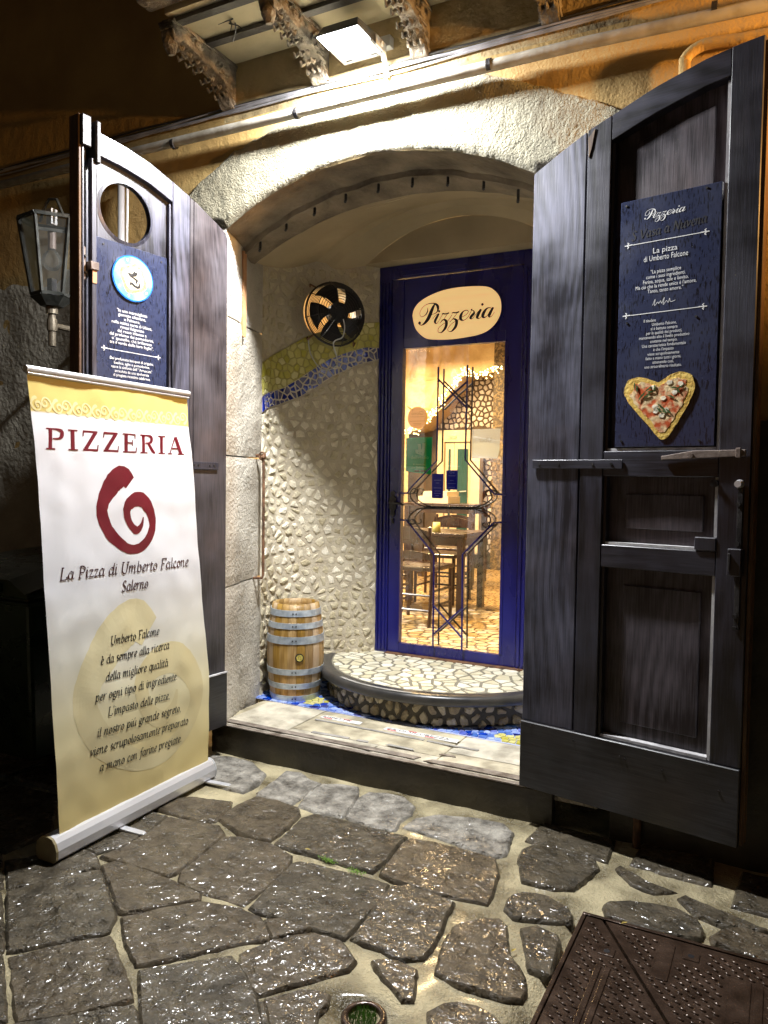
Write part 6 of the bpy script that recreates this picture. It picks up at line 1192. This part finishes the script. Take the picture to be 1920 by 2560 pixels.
# pale tan watermark then print
def logo(cx_, cz_, sx, sz, m_, nm, lift, rot=0, jag=0, seg=4):
    mb = MB(); rnd = random.Random(6); pts = []
    for u, z, w_ in spline(LOGO, seg):
        c, s = math.cos(rot), math.sin(rot); x, y = u*sx, z*sz; j = 1+jag*rnd.uniform(-1,1); pts.append((cx_+x*c-y*s, cz_+x*s+y*c, max(w_,.004)*(abs(sx)+sz)/2*j))
    ribbon(mb, pts, .01, lambda u,z,o: BP(u,z,o+lift), lanes=8 if sx > 1.5 else 3); return mb.build(nm, m_, ban)
logo(.445,.585,2.35,2.05,'tan','watermark_swirl',.0004, jag=.03, seg=6)
logo(.345,1.357,1.0,1.0,'maroon','swirl_logo',.0008, jag=.06)
for k in range(18):
    t = (k+.5)/18; u = -.128+.862*t; z = 1.764+.006*t-.010*math.sin(t*3.1)
    if k%2 == 0: logo(u,z,.150,.150,'cream','border_swirl',.0008,seg=3)
    else: logo(u,z,.150,.150,'cream','border_swirl',.0008,rot=math.pi,seg=3)
SF = {'P':(.60,[([(.15,.02),(.15,.68)],.15),([(.02,.02),(.30,.02)],.045),([(.03,.68),(.30,.68)],.045),([(.20,.675,.05),(.38,.67,.07),(.50,.60,.14),(.50,.46,.15),(.40,.37,.07),(.22,.355,.045)],0)]),
 'I':(.36,[([(.17,.02),(.17,.68)],.15),([(.03,.02),(.32,.02)],.045),([(.03,.68),(.32,.68)],.045)]),
 'Z':(.62,[([(.06,.665),(.54,.665)],.075),([(.48,.66),(.13,.05)],.15),([(.06,.035),(.56,.035)],.075),([(.075,.68),(.06,.50)],.045),([(.545,.02),(.565,.22)],.045)]),
 'E':(.58,[([(.15,.02),(.15,.68)],.15),([(.03,.02),(.5,.03)],.05),([(.03,.68),(.48,.67)],.05),([(.2,.36),(.38,.36)],.05),([(.38,.25),(.38,.47)],.04),([(.48,.69),(.475,.52)],.045),([(.505,.01),(.53,.20)],.045)]),
 'R':(.66,[([(.15,.02),(.15,.68)],.15),([(.02,.02),(.30,.02)],.045),([(.03,.68),(.30,.68)],.045),([(.20,.675,.05),(.36,.67,.07),(.47,.61,.14),(.47,.48,.15),(.38,.40,.07),(.22,.385,.045)],0),([(.34,.39,.12),(.52,.10,.14),(.62,.02,.06)],0)]),
 'A':(.66,[([(.32,.70),(.09,.02)],.06),([(.34,.69),(.56,.02)],.16),([(.17,.24),(.46,.24)],.05),([(.0,.02),(.20,.02)],.045),([(.42,.02),(.68,.02)],.045)])}
def serif_title(text, a, b, h):
    tot = sum(SF[c][0]+.07 for c in text)-.07; sx = (b[0]-a[0])/tot; x = 0; q = 0
    for c in text:
        mb = MB()
        for pts, w_ in SF[c][1]:
            pp = [(a[0]+(x+p[0])*sx, a[1]+(b[1]-a[1])*(x+p[0])/tot+p[1]*h/.7)+((p[2]*h/.7,) if len(p) > 2 else ()) for p in pts]
            if len(pp) > 2: pp = spline(pp, 5)
            ribbon(mb, pp, w_*h/.7, lambda u,z,o: BP(u,z,o+.0008), .0001*(q%7)); q += 1
        mb.build('title_letter', 'maroon', ban); x += SF[c][0]+.07
serif_title('PIZZERIA', (-.066,1.596), (.700,1.602), .080)
BT = lambda u,z,o: BP(u,z,o+.0014)
italic_part('La Pizza di Umberto Falcone', (-.005,1.097),(.735,1.083),.046, BT, ban, 'plum', .03,.10)
italic_part('Salerno', (.313,1.014),(.465,1.013),.044, BT, ban, 'plum', .03,.10)
for s, a, b in [('Umberto Falcone',(.250,.799),(.540,.793)),('è da sempre alla ricerca',(.197,.728),(.605,.718)),('della migliore qualità',(.222,.654),(.596,.639)),('per ogni tipo di ingrediente.',(.168,.583),(.662,.562)),("L'impasto delle pizze,",(.235,.506),(.610,.485)),('il nostro piú grande segreto,',(.180,.434),(.690,.405)),('viene scrupolosamente preparato',(.146,.364),(.743,.331)),('a mano con farine pregiate.',(.198,.284),(.702,.257))]:
    italic_part(s, a, b, .036, BT, ban, 'ink', .03,.10)

# ================================================================== oak barrel
bc = (-2.665, .64); bz = .156
brl = thing('oak_barrel', (bc[0],bc[1],bz), 'small oak barrel with galvanised hoops standing left of the round step', 'barrel')
Hh = .585
def br_(z): t = z/Hh; return .146+.031*math.sin(math.pi*t)**.9-.004*t
ns_ = 20
for k in range(ns_):
    a0, a1 = 2*math.pi*k/ns_+.006, 2*math.pi*(k+1)/ns_-.006; zs = [Hh*i/14 for i in range(15)]; mb = MB(); m_ = 3; V = []
    for z in zs:
        for q in range(m_+1): a = a0+(a1-a0)*q/m_; V.append((bc[0]+(br_(z)-(.0015 if q in (0,m_) else 0))*math.cos(a), bc[1]+(br_(z)-(.0015 if q in (0,m_) else 0))*math.sin(a), bz+z))
    for z in zs:
        for q in range(m_+1): a = a0+(a1-a0)*q/m_; V.append((bc[0]+(br_(z)-.018)*math.cos(a), bc[1]+(br_(z)-.018)*math.sin(a), bz+z))
    n = m_+1; N_ = 15*n; F = [(i*n+q,i*n+q+1,(i+1)*n+q+1,(i+1)*n+q) for i in range(14) for q in range(m_)]; F += [(N_+i*n+q,N_+(i+1)*n+q,N_+(i+1)*n+q+1,N_+i*n+q+1) for i in range(14) for q in range(m_)]
    F += [(14*n+q,14*n+q+1,N_+14*n+q+1,N_+14*n+q) for q in range(m_)]
    mb.add(V, F); mb.build('stave', 'oakdark' if k in (17,18,2,9) else 'oak', brl, smooth=True)
MB().lathe((bc[0],bc[1],bz), [(0,Hh-.035),(.133,Hh-.035),(.133,Hh-.05)], 32).build('barrel_head', 'oakdark', brl)
for z0, z1 in ((.0,.036),(.078,.112),(.165,.200),(.352,.396),(.442,.476),(.515,.552)):
    e = .004; h_ = MB().lathe((bc[0],bc[1],bz), [(br_(z0)-.001,z0),(br_(z0)+e,z0),(br_(z1)+e,z1),(br_(z1)-.001,z1)], 48).build('hoop', 'galv', brl, smooth=False)
    for q in (0,1):
        a = R(-62)+q*.12; zc = (z0+z1)/2; r_ = br_(zc)+e; MB().tube([(bc[0]+r_*math.cos(a),bc[1]+r_*math.sin(a),bz+zc),(bc[0]+(r_+.003)*math.cos(a),bc[1]+(r_+.003)*math.sin(a),bz+zc)], .0045, 7).build('rivet','iron',h_)
a = R(-48); zc = .272; r_ = br_(zc)
bu = MB().tube([(bc[0]+(r_-.002)*math.cos(a),bc[1]+(r_-.002)*math.sin(a),bz+zc),(bc[0]+(r_+.005)*math.cos(a),bc[1]+(r_+.005)*math.sin(a),bz+zc)], .026, 20).build('bung_ring','iron',brl)
MB().tube([(bc[0]+(r_+.004)*math.cos(a),bc[1]+(r_+.004)*math.sin(a),bz+zc),(bc[0]+(r_+.008)*math.cos(a),bc[1]+(r_+.008)*math.sin(a),bz+zc)], .020, 16).build('bung','bung',bu)

# ================================================================== fan in the wall opening
fc_ = Vector((-2.535,.885,2.545)); fn = Vector((.80,-.60,.0)).normalized(); fu = Vector((.60,.80,0)).normalized(); fv = Vector((0,0,1))
fan = thing('extractor_fan', fc_, 'round black axial fan in a wire cage mounted over a lit wall opening', 'fan')
fp = lambda r_, a, o=0: fc_+fu*(r_*math.cos(a))+fv*(r_*math.sin(a))+fn*o
def ring(r_, o, rad, nm, n=40): MB().tube([fp(r_, 2*math.pi*k/n, o) for k in range(n+1)], rad, 5, caps=False).build(nm, 'iron', fan)
for k in range(9): t = k/8; ring(.196-.006*k, -.03+.008*k, .0022, 'cage_ring')
for k in range(8): ring(.145-.016*k, .036, .0018, 'cage_ring')
ring(.198,-.05,.006,'rim_ring')
for k in range(8):
    a = 2*math.pi*k/8+.2; MB().tube([fp(.205,a,-.05),fp(.196,a,-.03),fp(.148,a,.038),fp(.03,a,.040)], .003, 5).build('cage_spoke','iron',fan)
MB().tube([fp(0,0,-.06),fp(0,0,.03)], .062, 20).build('motor','blackvoid',fan)
for k in range(5):
    a0 = 2*math.pi*k/5+.5; V = []; n = 8
    for i in range(n+1):
        r_ = .045+.135*i/n; w_ = .60+.24*(i/n); sw = .35*(i/n)**1.5
        for q in range(5): tt = q/4-.5; V.append(fp(r_, a0+sw+w_*tt*1.25, -.02+.028*tt))
    mb = MB(); mb.add(V, [(i*5+q,i*5+q+1,(i+1)*5+q+1,(i+1)*5+q) for i in range(n) for q in range(4)]); mb.build('blade','blackvoid',fan,smooth=True)
for a in (R(225), R(-50), R(130)): MB().tube([fp(.198,a,-.05),fp(.235,a,-.10),wall(.57+.24*math.cos(a),2.57+.22*math.sin(a),.0)], .006, 6).build('bracket','rust',fan)
cb = tag(MB().tube(spline([tuple(fp(.05,-1.2,.045)),tuple(fp(.10,-1.35,.06)),tuple(fp(.16,-1.5,.05)),tuple(fp(.20,-1.75,.02)),wall(.60,2.25,.03),wall(.50,2.21,.02),wall(.42,2.30,.02),wall(.40,2.40,.02)],6), .0042, 6).build('power_cable','lampgrey'), 'thin grey cable looping under the caged fan', 'cable')

# ================================================================== wall lantern
lx, ly = -3.695, -.30
ln = thing('wall_lantern', (lx, ly, 2.2), 'six sided glazed street lantern with a clear bulb on a bracket at left', 'lantern')
hexp = lambda r_, z, k: (lx+r_*math.cos(math.pi/3*k+.9), ly+r_*math.sin(math.pi/3*k+.9), z)
for k in range(6):
    MB().tube([hexp(.105,2.505,k),hexp(.172,2.915,k)], .0105, 4).build('corner_bar','lantern',ln)
    for r_, z in ((.105,2.505),(.172,2.915)): MB().tube([hexp(r_,z,k),hexp(r_,z,k+1)], .012, 4).build('frame_bar','lantern',ln)
    mb = MB(); mb.add([hexp(.100,2.51,k),hexp(.100,2.51,k+1),hexp(.166,2.91,k+1),hexp(.166,2.91,k)], [(0,1,2,3)]); mb.build('pane','lampglass',ln)
mb = MB(); mb.add([hexp(.180,2.925,k) for k in range(6)]+[hexp(.15,2.935,k) for k in range(6)], [(k,(k+1)%6,6+(k+1)%6,6+k) for k in range(6)]); mb.build('rim_plate','lantern',ln)
MB().tube([(lx-.10,ly,2.93),(lx-.05,ly,3.02),(lx-.02,ly,3.045),(lx+.04,ly,3.035),(lx+.10,ly,2.93)], .008, 6).build('top_handle','lantern',ln)
mb = MB(); mb.prism([hexp(.114,2.492,k) for k in range(6)], [hexp(.06,2.445,k) for k in range(6)]); mb.build('base_plate','lantern',ln)
MB().tube([(lx,ly,2.45),(lx,ly,2.405)], .032, 14).build('collar','brass',ln); MB().tube([(lx,ly,2.41),(lx,ly,2.225)], .021, 14).build('stem_tube','brass',ln); MB().tube([(lx,ly,2.375),(lx,ly,2.31)], .028, 14).build('tee_fitting','brass',ln)
MB().tube([(lx,ly,2.342),(lx,-.0,2.342)], .017, 12).build('bracket_arm','brass',ln)
MB().tube([(lx,ly,2.86),(lx,ly,2.765)], .022, 10).build('bulb_socket','brownmetal',ln); MB().box(lx-.02,lx+.02,ly-.02,ly+.02,2.90,2.985).build('junction_box','lampgrey',ln)
MB().lathe((lx,ly,2.70), [(.001,-.055),(.03,-.048),(.052,-.02),(.055,.0),(.048,.028),(.025,.055),(.018,.07)], 20).build('bulb','lampglass',ln,smooth=True)
MB().box(lx-.018,lx+.018,ly-.018,ly+.018,2.495,2.60).build('ballast','iron',ln)

# ================================================================== floodlight
fl_ = thing('floodlight', (-1.84,-.17,3.50), 'grey LED floodlight shining down from a short arm above the arch', 'floodlight')
x0, x1, y0, y1, z0 = -1.955, -1.733, -.298, -.042, 3.497
mb = MB(); mb.prism([(x0,y0,z0),(x1,y0,z0),(x1,y1,z0),(x0,y1,z0)], [(x0+.02,y0+.03,z0+.055),(x1-.02,y0+.03,z0+.055),(x1-.02,y1-.02,z0+.075),(x0+.02,y1-.02,z0+.075)]); mb.build('housing','lampdark',fl_,bevel=.004)
MB().box(x0+.003,x1-.003,y0+.118,y1-.002,z0-.007,z0-.0005).build('driver_cover','cover',fl_,bevel=.002)
MB().box(x0+.006,x1-.006,y0+.005,y0+.116,z0-.004,z0-.0005).build('led_glass','glow',fl_)
for a in (x0+.03,x1-.06): MB().box(a,a+.03,y1-.03,y1-.012,z0-.0105,z0-.0072).build('cover_screw_pad','cover',fl_)
MB().box(x1+.001,x1+.006,-.14,-.04,3.49,3.535).build('side_bracket','lampgrey',fl_); MB().tube([(x1-.003,-.09,3.515),(x1+.014,-.09,3.515)], .012, 10).build('bracket_bolt','lampgrey',fl_)
MB().tube([(-1.735,-.06,3.50),(-1.735,-.03,3.45),(-1.735,-.012,3.40)], .013, 10).build('conduit','galv',fl_)
MB().box(-1.76,-1.71,-.04,.0,3.53,3.58).build('wall_bracket','lampgrey',fl_)

# ================================================================== balcony overhead
bal = thing('balcony', (-1.4,-.25,3.68), 'stone balcony above the arch on carved scroll corbels', 'balcony')
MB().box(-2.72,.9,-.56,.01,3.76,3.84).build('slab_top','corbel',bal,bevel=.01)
MB().box(-2.67,.85,-.50,-.002,3.678,3.759).build('soffit','soffit',bal)
for y in (-.23,-.44): MB().box(-2.68,.85,y-.022,y+.022,3.655,3.677).build('steel_beam','beam',bal)
MB().box(-2.76,.9,-.60,-.50,3.70,3.80).build('edge_moulding','corbel',bal,bevel=.015)
for cxx in (-2.68,-2.105,-1.56,-.95,-.40):
    w_ = .04; cpr = [(0,3.44),(-.03,3.445),(-.06,3.475),(-.085,3.53),(-.13,3.555),(-.20,3.57),(-.27,3.575),(-.34,3.59),(-.40,3.60),(-.43,3.57),(-.46,3.575),(-.475,3.61),(-.47,3.65),(-.47,3.677),(0,3.677)]
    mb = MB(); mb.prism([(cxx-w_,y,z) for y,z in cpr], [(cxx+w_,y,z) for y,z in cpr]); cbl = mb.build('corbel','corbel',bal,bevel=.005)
    for sx in (-1,1):
        X = cxx+sx*(w_+.002)
        sp = [(-.10-.055*math.exp(-t*.16)*math.cos(t), 3.60+.045*math.exp(-t*.16)*math.sin(t)) for t in [i*.45 for i in range(30)]]
        MB().tube([(X,y,z) for y,z in sp], .010, 6).build('scroll_carving','corbel',cbl)
        sp = [(-.30-.05*math.exp(-t*.16)*math.cos(t), 3.625+.03*math.exp(-t*.16)*math.sin(t)) for t in [i*.45 for i in range(26)]]
        MB().tube([(X,y,z) for y,z in sp], .008, 6).build('scroll_carving','corbel',cbl)
        for q in range(5): MB().tube([(X,-.02-.012*q,3.46+.035*q),(X,-.05-.03*q,3.50+.022*q)], [.011,.005], 6).build('leaf_carving','corbel',cbl)
    for q in range(3): MB().box(cxx-w_-.008+.006*q,cxx+w_+.008-.006*q,-.48,-.001,3.652-.014*q,3.663-.014*q).build('fillet','corbel',cbl)
    for q in range(7):
        yq, zq = -.06-.055*q, 3.50+.0135*q if q < 3 else 3.555+.006*(q-3)
        for sx in (-1,0,1): MB().tube([(cxx+sx*.026,yq,zq),(cxx+sx*.034,yq-.018,zq-.022),(cxx+sx*.030,yq-.036,zq-.008)], [.010,.009,.004], 6).build('leaf_carving','corbel',cbl)
    MB().tube([(cxx,-.44,3.60),(cxx,-.45,3.555),(cxx,-.44,3.52)], [.030,.034,.018], 10).build('acorn_drop','corbel',cbl)

# ================================================================== pipes and cables
pts = [(-12,-.078,3.33),(-3.3,-.078,3.312),(-2.3,-.078,3.304),(-1.5,-.078,3.300),(-.8,-.078,3.296),(0,-.078,3.268),(2,-.078,3.20)]
tp = thing('gas_pipe', (-1.5,-.078,3.3), 'long horizontal grey pipe clipped to the wall just above the arch', 'pipe')
MB().tube(pts, .0245, 14).build('pipe_run','pipe',tp,smooth=True)
for x in (-3.0,-2.2,-1.2,-.3): MB().tube([(x-.01,-.078,3.302),(x+.01,-.078,3.302)], .028, 14).build('pipe_clip','iron',tp); 
for k, dz in enumerate((0,.011,-.010,.020)):
    P_ = []; 
    for i in range(60):
        x = -5.5+i*.12; P_.append((x,-.012-.004*(k%2),3.432+dz+.006*math.sin(x*2.3+k)+.004*math.sin(x*7+k*2)))
    tag(MB().tube(P_, .0055 if k else .0075, 5).build('wall_cable','cable' if k != 3 else 'darkcable'), ['thickest grey cable of the bundle above the pipe','grey cable just above the thick one in the bundle','lowest grey cable of the bundle above the pipe','black cable on top of the bundle above the pipe'][k], 'cable', 'cables above the pipe')
tag(MB().tube([(-3.424,-.05,3.27),(-3.424,-.05,.9),(-3.424,-.04,.5)], .019, 12).build('down_pipe','alu',smooth=True), 'white vertical pipe on the wall seen through the round hole', 'pipe')
tag(MB().tube([(-3.396,-.03,3.16),(-3.39,-.035,3.05),(-3.40,-.03,2.86),(-3.40,-.03,1.8)], .007, 8).build('thin_cable','lampgrey'), 'thin cable beside the white vertical pipe', 'cable')
tag(MB().tube(spline([(.6,-.05,3.19),(-.10,-.05,3.178),(-.30,-.05,3.192),(-.355,-.05,3.188),(-.395,-.05,3.165),(-.405,-.05,3.13),(-.405,-.05,3.02),(-.405,-.05,1.6)],3), .022, 12).build('elbow_pipe','ochre',smooth=True), 'ochre painted pipe with an elbow disappearing behind the right door leaf', 'pipe')
tag(MB().tube([(-.501,-.05,.30),(-.501,-.05,0)], .016, 10).build('stub_pipe','rust',smooth=True), 'short rusty pipe stub running into the ground under the right door leaf', 'pipe')
MBx = MB(); MBx.tube([(-.9+.0,-.02,.02),(-.9,-.02,.15)],.01,6)

# door stay rod on the jamb
rod = thing('door_stay', (-2.80,.45,1.64), 'long rusty iron door stay hanging from a ring on the left jamb', 'door stay')
MB().tube([(-2.798,.452,1.632),(-2.783,.455,1.60),(-2.780,.455,1.30),(-2.780,.455,.914),(-2.786,.452,.898),(-2.834,.430,.897)], .0085, 8).build('rod','rust',rod)
MB().tube([(-2.79+.022*math.cos(a),.452,1.632+.022*math.sin(a)) for a in [2*math.pi*k/14 for k in range(15)]], .0065, 6, caps=False).build('eye_ring','rust',rod)
MB().tube([(-2.86,.46,1.635),(-2.80,.46,1.635),(-2.776,.452,1.640),(-2.776,.44,1.62)], .009, 8).build('staple','rust',rod)

# ================================================================== wheelie bin
bn_ = thing('waste_bin', (-3.42,-.62,0), 'dark green wheeled waste bin against the wall behind the banner', 'bin')
mb = MB(); mb.prism([(-3.70,-.82,.10),(-3.20,-.82,.10),(-3.20,-.30,.10),(-3.70,-.30,.10)], [(-3.80,-.92,.93),(-3.10,-.92,.93),(-3.10,-.22,.93),(-3.80,-.22,.93)]); mb.build('body','bin',bn_,bevel=.02)
MB().box(-3.83,-3.07,-.95,-.20,.925,.955).build('rim','bin',bn_,bevel=.008); MB().box(-3.815,-3.085,-.935,-.21,.885,.905).build('rib','bin',bn_,bevel=.006)
V = []; n = 10
for i in range(n+1):
    y = -.97+.78*i/n; z = .965+.10*math.sin(math.pi*min(1,(i+1)/n)*.55)
    V += [(-3.84,y,z-.03),(-3.74,y,z+.03),(-3.17,y,z+.03),(-3.06,y,z-.03)]
mb = MB(); mb.add(V, [(i*4+k,i*4+k+1,(i+1)*4+k+1,(i+1)*4+k) for i in range(n) for k in range(3)]+[(0,1,2,3)]); mb.build('lid','bin',bn_,smooth=False)
for x in (-3.62,-3.28): MB().box(x-.07,x+.07,-1.0,-.94,.95,1.0).build('lid_grip','bin',bn_,bevel=.012)
for x in (-3.68,-3.22): MB().tube([(x-.03,-.30,.10),(x+.03,-.30,.10)], .10, 20).build('wheel','iron',bn_)

# ================================================================== manhole cover
mh = thing('manhole_cover', (0,-.98,0), 'brown cast iron rectangular manhole cover with raised treads at lower right', 'manhole cover')
mxa, mxb, mya, myb = -.566, .62, -1.40, -.664
for a in ((mxa-.014,mxb,myb,myb+.014),(mxa-.014,mxa,mya,myb)): MB().box(a[0],a[1],a[2],a[3],-.03,.010).build('frame','cast',mh,bevel=.002)
sA, sB = (-.512,-.667), (-.05,-1.38)
pl1 = [(mxa+.003,myb-.003),(mxa+.003,mya),(-.062,mya),(-.512,myb-.003)]; pl2 = [(-.500,myb-.003),(-.047,mya),(mxb,mya),(mxb,myb-.003)]
P1 = MB(); P1.prism([(x,y,-.03) for x,y in pl1], [(x,y,.0055) for x,y in pl1]); p1 = P1.build('plate','cast',mh); P2 = MB(); P2.prism([(x,y,-.03) for x,y in pl2], [(x,y,.0055) for x,y in pl2]); p2 = P2.build('plate','cast',mh)
MB().box(mxa-.01,mxb,mya,myb,-.04,-.031).build('pit','ink',mh)
def inpl(x, y, P): 
    c = True
    for i in range(len(P)):
        a, b = P[i], P[(i+1)%len(P)]
        if (b[0]-a[0])*(y-a[1])-(b[1]-a[1])*(x-a[0]) < .016*math.dist(a,b): c = False
    return c
skip = [(-.50,-.42,-.88,-.80),(-.26,-.18,-.78,-.70),(-.485,-.425,-1.40,-.92),(-.325,-.262,-.91,-.70),(-.115,.00,-1.40,-.78)]
t1, t2 = MB(), MB(); j = 0; y = myb-.018
while y > mya:
    x = mxa+.01+(j%2)*.017
    while x < mxb:
        if not any(a < x < b and c < y < d for a,b,c,d in skip):
            for P, T in ((pl1,t1),(pl2,t2)):
                if inpl(x,y,P):
                    c, s = math.cos(R(-24)), math.sin(R(-24)); base_ = [(-.012,-.004),(.012,-.004),(.012,.004),(-.012,.004)]; top_ = [(-.008,-.0010),(.008,-.0010),(.008,.0010),(-.008,.0010)]
                    T.prism([(x+a*c-b*s, y+a*s+b*c, .0050) for a,b in base_], [(x+a*c-b*s, y+a*s+b*c, .0100) for a,b in top_])
        x += .034
    y -= .0235; j += 1
tag(t1.build('raised_treads','cast',p1,smooth=True), kind='stuff'); tag(t2.build('raised_treads','cast',p2,smooth=True), kind='stuff')
for x, y in ((-.461,-.841),(-.22,-.739)): lg = MB().box(x-.025,x+.025,y-.022,y+.022,.0057,.0085).build('lifting_lug','cast',mh,bevel=.002); MB().tube([(x,y,.0083),(x,y,.0092)], .010, 10).build('key_hole','ink',lg)
for x in (-.468,-.440): MB().box(x-.009,x+.009,-1.38,-.925,.0057,.0098).build('raised_strap','cast',mh,bevel=.002)
MB().box(-.318,-.270,-.905,-.705,.0057,.008).build('name_plate','cast',mh,bevel=.002)
MB().box(-.105,-.045,-1.38,-.79,.0057,.008).build('name_plate','cast',mh,bevel=.002); MB().box(-.035,-.012,-1.38,-.79,.0057,.0098).build('raised_strap','cast',mh,bevel=.002)
print_text('TELECO','cast_lettering','cast',mh,lambda u,z,o:(-.055-z, -1.08+u, .0084+o),0,0,.05)

# pipe cap with grass
pc = thing('drain_socket', (-1.005,-1.455,0), 'round iron drain socket in the mortar with green grass growing inside', 'drain')
MB().lathe((-1.005,-1.455,-.034), [(.046,.0),(.046,.026),(.049,.030),(.060,.0305),(.064,.028),(.066,.02)], 32).build('socket_ring','cast',pc,smooth=True)
MB().lathe((-1.005,-1.455,-.03), [(.0,.012),(.047,.012)], 24).build('inner_wall','cap',pc)
rnd = random.Random(8); gr = MB()
for k in range(420):
    a, r_ = rnd.uniform(0,6.28), .040*math.sqrt(rnd.random()); x, y = -1.008+r_*math.cos(a), -1.455+r_*math.sin(a); h = rnd.uniform(.010,.030); b = rnd.uniform(0,6.28); dx, dy = .012*math.cos(b)*rnd.random(), .012*math.sin(b)*rnd.random()
    gr.add([(x-.0012,y,-.02),(x+.0012,y,-.02),(x+dx,y+dy,-.02+h)], [(0,1,2)])
tag(gr.build('grass_tuft','grass'), 'green grass and moss growing in the drain socket', 'grass', kind='stuff')
for (mx_, my_, n_, sx, sy, lab) in ((-1.545,-.776,260,.045,.008,'left of two bright green moss tufts in the joint between stones'),(-1.405,-.800,240,.040,.008,'right of two bright green moss tufts in the joint between stones')):
    ms = MB()
    for k in range(n_):
        x = mx_+rnd.gauss(0,sx*.5); y = my_+rnd.gauss(0,sy*.7)-(x-mx_)*.12; s = rnd.uniform(.0012,.003); h = rnd.uniform(.004,.015); a = rnd.uniform(0,6.28)
        ms.add([(x+s*math.cos(a),y+s*math.sin(a),h),(x+s*math.cos(a+2.1),y+s*math.sin(a+2.1),h-.002),(x+s*math.cos(a+4.2),y+s*math.sin(a+4.2),h+.002)], [(0,1,2)])
    tag(ms.build('moss_tuft','moss'), lab, 'moss', kind='stuff')
lfm = None
for k, (x, y, a, lab) in enumerate([(-1.66,-.745,.3,'small yellow leaf in the stone joint beside the moss'),(-.722,-.985,1.2,'thin yellow straw on the mortar left of the manhole cover'),(-.44,-.655,.8,'curled dry leaf on the mortar behind the manhole cover')]):
    c, s = math.cos(a), math.sin(a); mb = MB(); pts = [(-.014,0,.010),(-.004,.004,.014),(.014,.001,.011),(.004,-.004,.012)]; mb.poly([(x+p[0]*c-p[1]*s, y+p[0]*s+p[1]*c, p[2]) for p in pts]); tag(mb.build('fallen_leaf','leaf'), lab, 'leaf', 'fallen leaves on the stones')

tw = MB()
for a, b in (((-2.42,-.33,3.675),(-2.39,-.36,3.60)),((-2.40,-.33,3.675),(-2.43,-.40,3.62)),((-2.44,-.31,3.675),(-2.36,-.30,3.63)),((-2.41,-.30,3.675),(-2.45,-.27,3.61))): tw.tube([a,tuple((p+q)/2+.006 for p,q in zip(a,b)),b], [.004,.003,.0015], 5)
tag(tw.build('dry_twigs','darkcable'), 'dry black twigs sprouting from the balcony underside', 'twigs')
